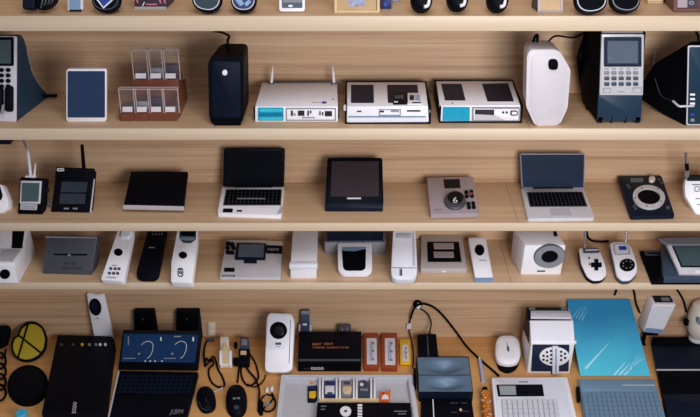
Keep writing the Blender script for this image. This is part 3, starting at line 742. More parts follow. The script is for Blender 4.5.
t = T('audio_controller', 'mauve silver pad with a black round dial, small screen and eight black buttons', 'controller')
pl = lean(S3, 430,214.5,479,213.5, 450,178, .05, .024)
t.add('body', plate(pl, rnd([(430.5,214.6),(479,213.4),(473,176.4),(427,177.6)],1.2), -.02, 0, 0, .002), M.mauve)
t.add('screen', plate(pl, [(444.6,188.4),(460.6,188),(459.6,179.2),(443.4,179.6)], -.001, .0014), M.screen)
k = t.add('dial', dome(pl, ell(455,201.6,11.2,8.8), .012, .86, foot=-.001), M.dgrey)
t.add('dial_face', plate(pl, ell(455.2,199.9,8,6.2), .0115, .0135), M.screen, k)
t.text('digit', '6', pl, [(452.8,203),(457.6,203),(457.6,197),(452.8,197)], M.inkw, k, h=.0142)
for x,y in ((466.3,192.6),(471.3,192.2),(466.8,196.8),(472,196.4),(468.4,204.2),(473.2,203.8),(469,207.8),(473.8,207.6)):
    t.add('button', plate(pl, rnd(rect(x-1.9,y-1.5,x+1.9,y+1.5),1), -.001, .005, 0, .001), M.black)
t.add('red_button', plate(pl, ell(470.5,194.8,1.6,1.3,12), .004, .0066), M.red, label='red button')
t.text('lettering', 'EDUB', pl, [(434.2,211),(442,210.8),(442,208.4),(434.2,208.6)], M.inkg)
t.done()
t = T('laptop', 'open silver laptop with navy screen and wide trackpad, left of the disc player', 'laptop', 'open laptops on the third shelf')
pl, sp = laptop(t, S3, .014, [(527.5,218.8),(595,217.8),(583.6,187.2),(520.8,187.6)], (552,188.4), [(521.6,188.4),(584.4,188.4),(585.2,153.6),(519.8,153.6)], M.silver, M.mgrey, M.scrblue, [(529.8,207),(587.6,206.6),(582.4,192),(526.6,192.4)], 14, 5, 1.2)
t.add('trackpad', plate(pl, [(551.2,216),(572.4,215.8),(569.4,208.2),(549.6,208.4)], -.001, .0007, .5), M.lgrey)
t.add('hinge_bar', plate(pl, [(533,188.8),(573,188.6),(573,186.6),(533,186.8)], 0, .006), M.matte)
t.done()
t = T('disc_player', 'flat black disc player pad with a large silver ring and round knob', 'disc player')
pl = lean(S3, 631,216,674.5,215, 640,177, .04, .02)
t.add('body', plate(pl, rnd([(631,216.4),(675,215.4),(661.6,175.4),(618,176)],2), -.016, 0, 0, .003), M.navy)
k = t.add('disc_ring', ring(pl, ell(648.6,198.2,16.2,11.6,36,8), ell(648.6,198,11.4,7.8,36,8), -.001, .008), M.silver)
for a in (30,100,170,240,310):
    x = 648.6+13.8*math.cos(math.radians(a)); y = 198.1+9.7*math.sin(math.radians(a))
    t.add('ring_mark', plate(pl, ell(x,y,1,.8,8), .0075, .0092), M.inkg, k)
t.add('disc_well', plate(pl, ell(648.6,198,11.6,8,36,8), -.001, .002), M.matte)
t.add('display', plate(pl, [(631,182.4),(643.4,182),(642.6,178),(630,178.4)], -.001, .0014), M.scrgrey)
t.add('knob', plate(pl, ell(651.6,180.4,3.3,2.6,20), -.001, .012, 0, .003), M.cream, label='round pale knob')
for x,y in ((627.5,186),(634,206.5),(635.5,209),(668,208),(659,180),(661.5,183),(629,188)):
    t.add('small_button', plate(pl, ell(x,y,1.5 if x!=668 else 2.4,1.1 if x!=668 else 1.8,12), -.001, .004), M.dgrey)
t.done()
t = T('cordless_phone', 'white cordless handset with a striped antenna at right end of third shelf', 'phone')
pl = lean(S3, 697,215,716,217, 700,179, .12)
t.add('shell', plate(pl, rnd([(696,214.5),(718,216.5),(718,178.6),(686,178.4),(684.4,186),(685,196)],2), -.04, 0, 0, .005), M.white)
t.add('top_cap', plate(pl, rnd([(686.5,181),(718,181),(718,174),(688,175)],1), -.03, .004, 0, .002), M.black)
t.add('earpiece_ring', ring(pl, ell(697,189,2.6,2.8,18,0,.5), ell(697,189,1.8,2,18,0,.5), -.001, .003), M.inkg)
for y in (184,198,204): t.add('printed_mark', plate(pl, rect(692+(y-184)*.25,y,700,y+1.2), -.001, .0012), M.inkg)
q = pl.hit(687,180,-.01); w_ = vert(q.y)
t.add('antenna', tube([q, w_.hit(687.2,168)], .0075, sm=False), M.chrome); t.add('antenna_grip', tube([w_.hit(687.2,170), w_.hit(686.6,163)], .0078, sm=False), M.matte); t.add('antenna_tip', tube([w_.hit(686.6,164), w_.hit(686,153)], .0066, r1=.0055, sm=False), M.chrome)
prop(t, pl, 704, 184, S3, .04, M.white)
t.done()

# ================================================================== fourth shelf
t = T('charging_dock', 'white wedge charging dock with a dark cradle and round black button, far left', 'charger')
a0, a1 = pz(18,284,S4), pz(36,252,S4); side = vplane(a0, a1); off = pz(-9,284,S4)-a0
prof = [(18,284),(14,263.5),(23,248),(26.5,229),(29.5,229),(36,252)]
A = [side.hit(*p) for p in rnd(prof, 1.6, 3)]; Bq = [p+off for p in A]
t.add('shell', prism(A, Bq, bev=.002), M.white)
P = [side.hit(*p) for p in prof]
fl = three(P[0],P[1],P[0]+off); sl = three(P[1],P[2],P[1]+off); up = three(P[2],P[3],P[2]+off)
t.add('button', plate(fl, ell(5,274,5.2,4.8,24), 0, .003, 0, .001), M.matte, label='black round button')
t.add('grey_pad', plate(sl, [(-6,261.5),(12.5,262),(20.6,250.4),(3.4,250.4)], 0, .003, .5), M.lgrey)
t.add('cradle_recess', plate(up, [(12,248.6),(22.2,248.6),(25,228),(13,228)], 0, .003, 1), M.black)
t.done()
t = T('card_printer', 'dark grey leaning box with a horizontal slot, left of the first white remote', 'printer')
pl = lean(S4, 42.5,274,92,275, 70,236.5, .135)
t.add('case', plate(pl, rnd([(42.4,273.6),(91.8,275.4),(97.2,237),(45.4,236.2)],.8), -.06, 0, 0, .003), M.dgrey)
t.add('slot', plate(pl, [(54,255.2),(87,255.6),(87.4,254),(54.2,253.6)], -.001, .0016), M.matte)
t.add('slot_eye', plate(pl, ell(69.5,255,1.4,1.2,12), 0, .003), M.mgrey)
t.add('top_edge', plate(pl, [(45.4,237.8),(97,238.4),(97.2,237),(45.4,236.2)], -.002, .002), M.mgrey)
t.text('lettering', 'PP EE', pl, [(64,265),(76.5,265.2),(76.6,262.6),(64.2,262.4)], M.ink)
t.text('lettering', 'DATA CARD', pl, [(62,269.4),(81.5,269.8),(81.6,267),(62.2,266.6)], M.ink)
t.done()
def remote(label, cat, name, S, pts, bl, br, tp, ht, th, m, r=2, bev=.005):
    t = T(name, label, cat); pl = lean(S, *bl, *br, *tp, ht, th*.9)
    t.add('shell', plate(pl, rnd(pts, r), -th*.88, 0, 0, bev), m, label=None); return t, pl
t, pl = remote('white remote with black round button and six keys, left of the black remote', 'remote', 'remote_control', S4,
    [(100.4,279.6),(122.6,281.4),(124.6,279),(133.4,234),(133,224),(120,224),(117,232)], (100.4,280), (124,281), (127,228), .125, .032, M.white)
t.add('round_button', plate(pl, ell(118.4,252.4,4.3,3.6,22), -.001, .003, 0, .001), M.matte)
t.add('thumb_rest', dome(pl, rnd([(119.8,238),(128.6,239.4),(132.6,234),(132.6,225),(122.6,225)],2), .01, .75, foot=-.001), M.white2)
for x,y in ((111,268.8),(115.3,269),(109.6,273.4),(113.8,273.6),(117.8,273.6),(119.2,269)):
    t.add('key', plate(pl, rnd(rect(x-1.4,y-1.2,x+1.4,y+1.2),.5), -.001, .003), M.dgrey)
t.add('brand_line', plate(pl, [(112,265.8),(116.8,266),(116.9,265.2),(112.1,265)], -.001, .001), M.inkg)
t.add('grille_line', plate(pl, [(106,277.6),(116,278.2),(116.2,277.4),(106.2,276.8)], -.001, .001), M.inkg)
t.done()
t, pl = remote('long black rounded remote lying between two white remotes', 'remote', 'remote_control', S4,
    [(136,272),(137,277),(142,278.6),(154,278.6),(158.4,275),(166.6,234),(166.4,224),(150,224),(146,236)], (137,278), (158,278), (158,228), .09, .022, M.black, 2, .006)
for i in range(4):
    for j in range(2): t.add('key', plate(pl, ell(153.5+i*3.1-j*.8, 231.4+j*3, 1.1, 1, 10), -.001, .003), M.dgrey)
t.add('maker_mark', plate(pl, [(148.6,248),(154.6,248),(154.7,247.2),(148.7,247.2)], -.001, .001), M.inkg)
t.done()
t, pl = remote('white remote with curved dark display and black round button, right of the black remote', 'remote', 'remote_control', S4,
    [(170.6,282),(192.4,283),(197.4,240),(197,224),(180,224),(176.8,232),(171,262)], (170.6,283), (192.4,284), (188,228), .13, .036, M.white)
t.add('display', plate(pl, rnd([(179.6,239),(183,243),(191,243.4),(196,239.6),(196.4,226),(180,226)],2), -.001, .003), M.dgrey)
t.add('display_glass', plate(pl, rnd([(181,236.2),(195.4,236.6),(195.8,226),(181.2,226)],.8), .002, .004), M.screen)
t.add('display_strip', plate(pl, rnd([(180.6,240.4),(194,241),(195.4,238),(180.6,237.4)],.8), .002, .0045), M.bluegrey)
t.add('round_button', plate(pl, ell(183,255.3,4.2,3.4,22), -.001, .003, 0, .001), M.matte)
k = t.add('rocker', ring(pl, ell(180.6,272.6,2.8,4.4,20,0,.6), ell(180.6,272.6,2,3.6,20,0,.6), -.001, .003), M.slate)
t.add('rocker_dot', ring(pl, ell(180.6,272.8,1.5,1.5,14), ell(180.6,272.8,.6,.6,14), -.001, .003), M.slate, k)
t.add('rocker_mark', plate(pl, rect(179.2,269,182,270.2), -.001, .003), M.slate, k)
t.done()
t = T('media_console', 'flat silver device with navy inset screen and black side strip', 'console')
pl = lean(S4, 219,277.6,280,278, 255,240, .035, .014)
t.add('body', plate(pl, rnd([(219.6,277.4),(280.4,277.8),(282.6,241.4),(262,240),(226.4,240)],1), -.012, 0, 0, .002), M.silver)
k = t.add('screen_bezel', plate(pl, rnd([(234.8,260),(265.4,260.4),(266.4,244.2),(237,243.6)],.8), -.001, .006, 0, .001), M.navy)
t.add('screen', plate(pl, [(238,258),(263.6,258.2),(264.2,245.8),(239.4,245.4)], .005, .0075), M.scrgrey, k)
t.add('screen_hinge', plate(pl, [(244,263.4),(256.8,263.6),(257,260),(244.2,260)], -.001, .005), M.navy)
k = t.add('side_strip', plate(pl, [(266.2,253.4),(282.2,253.8),(282.6,246.4),(266.4,245.8)], -.001, .004), M.black)
addkeys(t, 'light', pl, [(267.4,252),(279,252.2),(279.4,248.6),(267.6,248)], 5, 1, .0035, .0048, .4, M.inkg, k)
for x,y in ((228.2,243.8),(232.4,244.6),(227.6,248),(233.4,248),(228,252.6),(232,252.8)): t.add('control_key', plate(pl, ell(x,y,2.4,2,14,0,.7), -.001, .004, 0, .001), M.black)
t.add('black_window', plate(pl, [(223.8,271.8),(234.4,272),(234.8,268),(224.4,267.8)], -.001, .0014), M.black)
t.add('bottom_tab', ring(pl, [(221.8,277),(234.8,277.2),(235,275.4),(222.2,275.2)], [(222.6,276.8),(234.2,277),(234.3,275.9),(222.8,275.7)], -.001, .0014), M.slate)
t.done()
t = T('power_bank', 'long plain white box with a raised front band, beside the silver flat device', 'box')
bx = Box(S4, ((290.4,278.8),(316.6,278.8)), 265, bk=((293,226),(318,226)))
t.add('case', bx.bm(.003), M.white)
a, b = bx.front.hit(289.4,268.6), bx.front.hit(317.6,268.6)
t.add('front_band', hexa([V((a.x,a.y-.006,a.z)),V((b.x,a.y-.006,a.z)),V((b.x,a.y-.004,bx.zt+.004)),V((a.x,a.y-.004,bx.zt+.004)),V((a.x,a.y+.02,a.z)),V((b.x,a.y+.02,a.z)),V((b.x,a.y+.02,bx.zt+.004)),V((a.x,a.y+.02,bx.zt+.004))],.003), M.white2)
t.done()
# printer with its loop tray
t = T('label_printer', 'dark navy printer on a grey base with a white loop shaped tray in front', 'printer')
bx = Box(S4, ((324.6,254),(386,254)), 241.5, dep=.13)
t.add('base', bx.bm(.004), M.mgrey)  # mid grey carries the shade on this front in its colour
c = bx.c; a = V((c[3].x+.012,c[3].y-.004,bx.zt)); b = V((c[2].x-.012,min(WALL-.01,c[2].y+.1),S3-.052))
t.add('cover', cub(a, b, .004), M.navy)
t.add('cover_lip', cub((a.x-.006,a.y-.006,bx.zt+.002),(b.x+.006,a.y+.002,bx.zt+.009),.002), M.slate)
pl = lean(S4, 338,272.6,372,272.6, 355,243, .06, .022)
out = rnd([(338,270),(343,274),(367,274),(372.4,270),(371.4,242.6),(337.6,242.6)],3); 
t.add('tray', plate(pl, out, -.018, 0, 0, .003), M.white)
t.add('tray_pad', plate(pl, rnd([(343,268.4),(346,270.8),(362.4,270.8),(365.6,268.4),(366,248.4),(341.8,248.4)],2), -.001, .0016), M.matte, label='black tray pad')
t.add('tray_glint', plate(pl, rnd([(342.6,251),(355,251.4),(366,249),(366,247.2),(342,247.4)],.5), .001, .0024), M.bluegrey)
t.done()
t, pl = remote('upright white rounded remote with grey slot near its foot, right of the printer tray', 'remote', 'remote_control', S4,
    [(391,270),(391.6,276.4),(396,279.6),(412,279.6),(416.4,276.4),(417.4,270),(415.8,232),(414,224),(395,224),(392.8,232)], (392,279.6), (416,279.6), (404,228), .13, .036, M.white2)
t.add('seam', plate(pl, [(391.6,268.2),(416.8,268.4),(416.8,267.6),(391.6,267.4)], -.001, .0008), M.mgrey)
k = t.add('slot', plate(pl, rect(399.4,268.8,402.2,276), -.001, .002, .6), M.mgrey)
t.add('slot_hole', plate(pl, rect(400.6,270,401.8,275.4), .001, .0026), M.ink, k)
t.add('thumb_pad', plate(pl, rnd([(396,238.6),(411.4,238.8),(412,233.6),(396.4,233.4)],1.5), -.001, .003, 0, .001), M.lgrey)
t.add('right_trim', plate(pl, [(412.6,266),(415.4,266),(414,233),(412.6,233)], -.001, .001), M.lgrey)
t.done()
t = T('game_console', 'squat warm grey box with black inset holding two grey bars', 'console')
bx = Box(S4, ((420.6,274),(466.8,274)), 268.6, bk=((421,232.6),(461.8,232.6))); tp = bx.top
t.add('case', bx.bm(.003), M.warmgrey)
k = t.add('inset', plate(tp, [(427.8,262),(461.6,262),(458.8,242),(427,242)], -.001, .0016, .4), M.matte)
for y0,y1 in ((244,249.4),(252.6,258)): t.add('grey_bar', plate(tp, [(434,y1),(454,y1),(453.4,y0),(433.4,y0)], .001, .005, .4), M.mauve, k)
t.add('front_light', plate(bx.front, ell(444,271.4,2.4,.8,12), -.001, .001), M.label)
t.done()
t, pl = remote('slim white remote with a black oval pad and blue foot, right of the grey box', 'remote', 'remote_control', S4,
    [(475.2,278.2),(493.2,278),(486,238.4),(484.4,237),(469,237.4),(468.4,239)], (475.2,278.6), (493.2,278.4), (477,238), .06, .02, M.white, 1, .003)
t.add('pad', plate(pl, ell(479.6,250.2,4.8,5.4,24,-8), -.001, .003, 0, .001), M.matte)
t.add('pad_face', plate(pl, ell(479.4,249.6,2.8,3.4,20), .002, .0036), M.screen)
t.add('maker_mark', plate(pl, rect(479.4,260,486,260.7), -.001, .001), M.inkg)
t.add('foot', plate(pl, [(475,279.8),(493.4,279.6),(493.2,277.8),(475,278)], -.016, .0012), M.skyblue, label='light blue foot')
t.done()
t = T('speaker', 'white cube speaker with a large grey and black ring on its face', 'speaker')
bx = Box(S4, ((520.4,275),(560.8,275)), ((525,245.4),(566,245.4)), bk=((513.6,228),(555,228))); f = bx.front
t.add('cabinet', bx.bm(.005), M.white)
k = t.add('cone_ring', ring(f, ell(549.4,255.8,15.2,11,36,-8), ell(549.4,255.8,8.4,6.2,36,-8), -.001, .008), M.mgrey)
t.add('cone', plate(f, ell(549.4,255.8,8.6,6.4,30,-8), -.001, .002), M.matte)
t.add('cone_edge', ring(f, ell(549.4,255.8,15.9,11.6,36,-8), ell(549.4,255.8,15,10.8,36,-8), -.001, .004), M.slate)
t.add('maker_mark', plate(f, rect(537,270.4,545,271.8), -.001, .001), M.slate)
t.add('top_button', plate(bx.top, [(554,236.4),(557.6,236.4),(556.4,231.6),(553.2,231.6)], -.001, .002, .5), M.matte)
t.done()
# two white controllers on silver posts
t = T('game_controller', 'white controller with a black cross pad, leaning on a silver post', 'controller')
pl = lean(S4, 586,280.6,606,280.6, 592,250, .05, .016)
o = rnd([(578.6,247.6),(581,263),(587,276),(593,280),(602,279.4),(607,274),(605.6,265),(600.4,251.4),(590,247.8)],3)
t.add('shell', plate(pl, o, -.016, 0, 0, .005), M.white)
t.add('rim', plate(pl, [(x+(593-x)*.0-.6, y+1.2) for x, y in o], -.0165, -.007), M.black, label='black underside rim')
bm = plate(pl, rect(591,263.4,601.6,267.4), -.001, .005, .4); plate(pl, rect(594.4,259.8,598.2,270.6), -.001, .0048, .4, bm=bm)
t.add('cross_pad', bm, M.black)
k = t.add('shoulder_slot', plate(pl, [(583.6,253.4),(599.2,253),(597.6,248.8),(583,249.4)], -.001, .007, .6), M.dgrey)
t.add('slot_trim', plate(pl, [(585,252),(598,251.6),(597.6,250.4),(585,250.8)], .006, .009), M.silver, k)
t.add('small_button', plate(pl, ell(589,258.4,.9,.8,10), -.001, .004), M.ink); t.add('small_button', plate(pl, ell(589.6,264.6,.8,.7,10), -.001, .004), M.ink)
q = pl.hit(585,250,-.004)
t.add('post', tube([q, vert(q.y+.012).hit(585,238), vert(q.y+.03).hit(585,229)], .005), M.chrome, label='silver post')
t.done()
t = T('game_controller', 'white controller with round black grille and tiny blue screen', 'controller')
pl = lean(S4, 616,281.4,636,281, 622,245, .06, .018)
o = rnd([(609.6,242.8),(613.6,260),(616.6,275),(622,280),(631,279.4),(637.4,272),(637.4,264),(631.4,246.4),(627,242.2),(616,241.4)],3)
t.add('shell', plate(pl, o, -.016, 0, 0, .005), M.white)
t.add('rim', plate(pl, [(x-.5, y+1.6) for x, y in o], -.0175, -.008), M.slate, label='slate blue underside rim')
k = t.add('grille', plate(pl, ell(627.2,265.4,7.7,6.1,26), -.001, .004, 0, .001), M.matte)
for i in range(7):
    a = i*.9; t.add('grille_dot', plate(pl, ell(627.2+4.6*math.cos(a),265.4+3.6*math.sin(a),.8,.6,8), .0035, .0052), M.mgrey, k)
k = t.add('screen_surround', ring(pl, rnd([(614.4,256),(631,255.4),(628,244),(613,244.4)],2), rnd([(616,254.4),(629,254),(627,245.4),(615,245.6)],2), -.001, .003), M.lgrey)
t.add('screen', plate(pl, [(619.4,250.2),(626.6,250),(625.6,246.4),(618.6,246.6)], -.001, .003), M.blue)
q = pl.hit(626,244,-.006)
t.add('post', tube([q, vert(q.y+.012).hit(626.2,238), vert(q.y+.03).hit(626.2,229)], .005), M.chrome, label='silver post')
t.done()
t = T('power_cable', 'black cable hanging behind the two white controllers', 'cable')
t.add('cable', tube([vert(WALL-.02).hit(586.5,228), vert(WALL-.03).hit(587.5,236), pz(592,240.6,S4+.01), pz(602,241.6,S4+.006), pz(608.5,241,S4+.006)], .005), M.matte)
t.done()
# dark stack at right end
t = T('document_tray', 'black shallow tray with a hand hole at right end of the lowest shelf', 'tray')
pl = flat(S4+.016)
t.add('tray', plate(pl, rnd([(652,281.6),(722,281.6),(722,251),(640,250.6)],1), -.0155, 0, 0, .002), M.matte)
t.add('hand_hole', ring(pl, rnd([(645,255.4),(665,256),(664,251.2),(644,251)],2), rnd([(647,254.4),(663,255),(662,252.4),(646.6,252.2)],1.2), -.001, .003), M.dgrey)
t.done()
t = T('flat_case', 'slate blue flat case lying on the black tray', 'case')
pl = flat(S4+.052)
t.add('case', plate(pl, rnd([(663,276.4),(724,276.4),(724,244),(661,244)],.8), -.0315, 0, 0, .003), M.slate)
t.add('lock_tab', plate(flat(S4+.0565), [(659.2,280.4),(664,280.4),(663.6,276.8),(659.2,276.8)], -.012, 0, .4), M.black)
t.done()
t = T('portable_terminal', 'silver framed terminal with dark green screen on top of the slate blue case', 'terminal')
pl = lean(S4, 680,272.6,720,272.6, 690,245, .109, .066)
t.add('frame', plate(pl, rnd([(679.6,273.4),(722,274),(722,243.4),(666.4,243.6)],.8), -.012, 0, 0, .002), M.silver)
t.add('screen', plate(pl, [(681.4,266.6),(722,266.8),(722,245.6),(672.4,245.6)], -.001, .0014), M.scrgreen)
t.add('bezel', ring(pl, [(681,267.4),(723,267.6),(723,244.8),(671.4,244.8)], [(682.4,266),(721.6,266),(721.6,246.4),(673.6,246.4)], -.001, .002), M.navy)
t.add('latch', plate(pl, [(695,273.2),(706,273.2),(706,270.6),(695,270.6)], -.001, .002, .4), M.white)
q = pl.hit(676,246,-.006); z_ = q.z+.012
t.add('lid', plate(Pl((0,0,z_),(0,0,1)), rnd([(668,244.4),(722,244.4),(722,236.8),(658.6,238)],.6), -.010, 0), M.mgrey)
p = pl.hit(700,250,-.01)
t.add('rear_prop', cub((p.x-.05,p.y-.008,S4+.0525),(p.x+.05,p.y+.008,p.z),.001), M.dgrey)
t.done()
# ================================================================== desk
def dk(x, y, h=0): return pz(x, y, DK+h)
def wp(x, y, off=.008): return vert(WALL-off).hit(x, y)
def lathe(c, prof, n=28):
    return loft(B(), [[V((c.x+r*math.cos(2*math.pi*k/n), c.y+r*math.sin(2*math.pi*k/n), c.z+z)) for k in range(n)] for r, z in prof])
def againstwall(x0, x1, yb, xt, yt, off=.02): return three(dk(x0,yb,.004), dk(x1,yb,.004), wp(xt,yt,off))
# left edge
t = T('camera_bag', 'black soft bag at the far left, leaning against the wall above the cable coils', 'bag')
pl = againstwall(-6,8,347, 6,324,.03)
t.add('bag', dome(pl, rnd([(-14,347),(-2,350),(7.6,345.6),(11.6,330),(9,325),(0,326),(-14,328)],3), .03, .7, foot=-.002), M.matte)
a, b = pl.hit(9,330,.012), pl.hit(4,346,.012)
t.add('strap', tube([a, pl.hit(6,334,.036), pl.hit(4,341,.034), b], .006), M.black)
t.done()
t = T('coiled_cable', 'black coiled cable running down along the left picture edge', 'cable')
P = []
for i in range(36):
    a = i*.8; y = 350+i*1.35
    P.append(dk(1.2+4.6*math.cos(a), y+5.2*math.sin(a), .016+.009*math.sin(a*.5)))
t.add('cable', tube(P, .0052), M.matte); t.done()
t = T('color_filter', 'round yellow gauze filter with black rim and crossed black bars, leaning on the wall', 'filter')
pl = againstwall(18,40,362.6, 32,322.4,.006)
o = rnd([(18.5,336.5),(21,328),(28,322.4),(37,322.6),(44.5,328),(48,339),(46.4,350),(40,358),(32,362),(24,362.6),(16,359),(11.5,351),(11.8,344),(14,338.5)],4)
c = (29.5,343.5); inn = [(c[0]+(x-c[0])*.90, c[1]+(y-c[1])*.90) for x, y in o]
t.add('gauze', plate(pl, inn, .002, .006), M.mesh)
t.add('rim', ring(pl, o, inn, 0, .011), M.matte)
for (x0,y0),(x1,y1) in (((28.2,323.4),(17.6,359)),((18.8,335.4),(42.8,354.4))):
    t.add('bar', tube([pl.hit(x0,y0,.008), pl.hit(x1,y1,.008)], .0042, sm=False), M.matte)
t.done()
t = T('round_pad', 'thick round black pad lying on the desk below the yellow filter', 'pad')
pl = flat(DK+.024)
t.add('pad', plate(pl, ell(27.4,383.6,20.8,18.8,36,-25), -.0235, 0, 0, .005), M.matte)
t.add('pad_face', plate(pl, ell(26.8,383.4,17.6,15.8,36,-25), -.001, .002, 0, .001), M.black)
t.done()
t = T('bottle', 'cyan capped bottle at the bottom edge near the left corner', 'bottle')
q = dk(23.5, 421); 
t.add('bottle_body', lathe(q, [(.021,0),(.024,.004),(.024,.022),(.020,.03)]), M.scrpale)
t.add('cap', lathe(q+V((0,0,.0302)), [(.0235,0),(.0245,.003),(.0245,.016),(.022,.019),(.0,.0192)]), M.cyan)
t.done()
# black box with icons
t = T('media_receiver', 'large flat black box with a row of small icons, left of the dark laptop', 'receiver')
pl = flat(DK+.052)
t.add('case', plate(pl, rnd([(41.5,413.6),(105,413.6),(114.8,341),(112,336),(57.6,334.6)],1.4), -.0515, 0, 0, .004), M.black)
for x,m in ((61.5,M.dgrey),(73,M.dgrey),(82.2,M.yellow),(89.6,M.inkg),(96,M.inkg),(100.2,M.inkw),(105.4,M.inkw)):
    t.add('icon', plate(pl, ell(x,344.6,1.4,1.5,12), -.0005, .001), m)
t.text('lettering', 'DODO', pl, [(75.8,413),(76.8,402),(73.4,402),(71.8,413)], M.inkw)
t.done()
t = T('remote_control', 'white remote with an oval black pad, leaning on the wall behind the flat black box', 'remote')
pl = againstwall(94,114,342, 95,292.6,.014)
t.add('shell', plate(pl, rnd([(95.4,340),(113.6,338),(111.4,326),(104.2,293.4),(96,294.4),(87,292.6),(89.6,310)],1.6), -.008, .008, 0, .004), M.white)
t.add('pad', plate(pl, ell(95.8,306,6,8.6,26,-12), .007, .011, 0, .001), M.matte)
t.add('pad_face', plate(pl, ell(95.4,305,3.6,5.6,22,-12), .0105, .012), M.navy)
t.add('maker_mark', plate(pl, rect(96,317,99.6,317.8), .0075, .009), M.inkg)
t.done()
# blocks behind the laptop
for x0,x1,lab in ((132.6,154,'left of two black blocks standing against the wall behind the dark laptop'),(175,199,'right of two black blocks standing against the wall behind the dark laptop')):
    t = T('desk_speaker', lab, 'speaker', 'black blocks behind the dark laptop')
    bx = Box(DK, ((x0+1,341.5),(x1,341.5)), 311.6, dep=.03)
    t.add('cabinet', bx.bm(.003), M.black)
    t.add('front_cloth', plate(bx.front, rect(x0+2.6,313.6,x1-1.4,338), 0, .002, .6), M.matte)
    t.add('light', plate(bx.front, ell((x0+x1)/2,319,.9,.9,10), .001, .003), M.dgrey)
    t.done()
# dark laptop
t = T('laptop', 'open dark laptop with a blue diagram screen on the desk', 'laptop')
pl = flat(DK+.022)
t.add('base', plate(pl, rnd([(104.6,428),(184,428),(198.6,372),(118.4,370.6)],1.4), -.0215, 0, 0, .003), M.black)
t.add('left_trim', plate(pl, [(107.8,417),(109.6,417),(119.6,371.4),(118.2,371.2)], -.004, .0012), M.silver, label='silver left edge')
k = t.add('keyboard', plate(pl, [(115.8,394.6),(191.4,395),(196.4,374.6),(120.6,373.6)], -.001, .001, .5), M.matte)
addkeys(t, 'key', pl, quadcell([(115.8,394.6),(191.4,395),(196.4,374.6),(120.6,373.6)],.015,.03,.985,.97), 15, 5, .0006, .0032, .2, M.navy, k)
t.add('touch_pad', plate(pl, [(134,420),(166,420),(168,399),(138,398.6)], -.001, .0006, .5), M.black)
t.text('lettering', 'JLBFM', pl, [(169,415.4),(182,415.4),(183.6,409.4),(171,409.4)], M.inkg)
h0 = dk(118.4,370,.022); h1 = dk(198.2,371,.022); n = V((0,-math.cos(math.radians(22)),math.sin(math.radians(22))))
sp = Pl(h0, n)
k = t.add('lid', plate(sp, rnd([(117.8,370),(198,371),(202.4,331.4),(123,330.4)],1), -.010, 0, 0, .003), M.black)
s = t.add('screen', plate(sp, [(121,361.6),(195,362.6),(198.6,334.6),(124.4,333.6)], -.001, .0012), M.laptopscr, k, 'blue screen with two white line diagrams')
for ox in (0, 33.4):
    bm = B()
    tube([sp.hit(x+ox,y,.002) for x,y in [(141.6,345),(143,343.4),(146.6,341.4),(150,341.6),(152.8,344.4),(152.6,350),(150,356),(147,358.4)]], .0012, 6, bm=bm)
    t.add('diagram', bm, M.inkw, s)
    t.add('caption', plate(sp, rect(123.6+ox*1.2,357.8,135.6+ox*1.2,358.6), .001, .002), M.inkg, s)
    t.add('caption', plate(sp, rect(138+ox,352.6,140+ox,354.6), .001, .002), M.inkg, s)
t.add('screen_mark', plate(sp, rect(160.4,337,161.6,340.6), .001, .002), M.inkw, s); t.add('screen_mark', plate(sp, rect(192.6,337,194,341), .001, .002), M.inkw, s)
t.add('screen_mark', plate(sp, rect(128,336.4,129,345), .001, .002), M.inkg, s); t.add('screen_mark', plate(sp, rect(174,335.8,181,337), .001, .002), M.inkg, s)
for x in (145.4,150.4,155.2,162): t.add('screen_dot', plate(sp, ell(x,361,.9,.6,8), .001, .002), M.inkw, s)
t.done()
# wall socket
t = T('wall_socket', 'small beige wall socket plate above the cable clutter', 'socket')
pl = vert(WALL)
t.add('plate', plate(pl, rect(207.6,321.4,215.8,335.2), .0005, .006, .4, .001), M.palewood)
for y0 in (322.6,329): t.add('rocker', plate(pl, rect(208.8,y0,214.6,y0+5.2), .005, .008, .4, .001), M.cream)
t.done()
# tape dispenser
t = T('tape_dispenser', 'small white and beige tape dispenser standing upright on the desk', 'dispenser')
pl = lean(DK, 220,365.6,231,365.6, 224,337, .06, .02)
t.add('frame', plate(pl, rnd([(220.6,365.4),(230.4,365.4),(228.6,336.6),(220.2,336.6)],1), -.018, 0, 0, .003), M.cream)
for x in (219.6,229): t.add('cheek', plate(pl, rnd(rect(x,351,x+3,366),1.4), -.018, .008, 0, .002), M.white)
t.add('tape_roll', plate(pl, ell(225,349,3.4,4.6,18), -.001, .008, 0, .002), M.palewood)
t.add('tape_strip', plate(pl, rect(222.8,352,227.6,364), 0, .003), M.palewood)
t.done()
# adapter with cables
t = T('camera_adapter', 'small black and blue grey adapter block with a tan label and dangling black cables', 'adapter')
pl = lean(DK, 239,364,250,364, 244,337, .05, .03)
t.add('body', plate(pl, rnd([(239,363.6),(249.4,363.6),(250,348),(238.4,348)],1.4), -.026, 0, 0, .004), M.black)
t.add('head', plate(pl, rnd([(240.2,349),(249.6,349),(248.6,337),(240.2,337)],1), -.02, .004, 0, .003), M.slate)
t.add('head_glass', plate(pl, rect(241.6,340,247.4,346), .003, .0052, .6), M.mgrey)
t.add('tan_label', plate(pl, rect(240.6,351,246.4,355), -.001, .0016, .4), M.palewood)
t.add('lens', plate(pl, ell(243.6,357.6,2.4,2,14), 0, .006, 0, .001), M.matte)
t.add('side_knob', plate(pl, ell(235.4,343,2,3,12), -.02, -.008, 0, .002), M.matte); t.add('side_knob', plate(pl, rnd(rect(233,356.6,238.6,363),1), -.02, -.004, 0, .002), M.matte)
t.add('cable', tube([dk(239.4,366,.012)]+[dk(x,y,.006) for x,y in ((238.6,372),(238,378),(237.4,382.6))], .0042), M.matte)
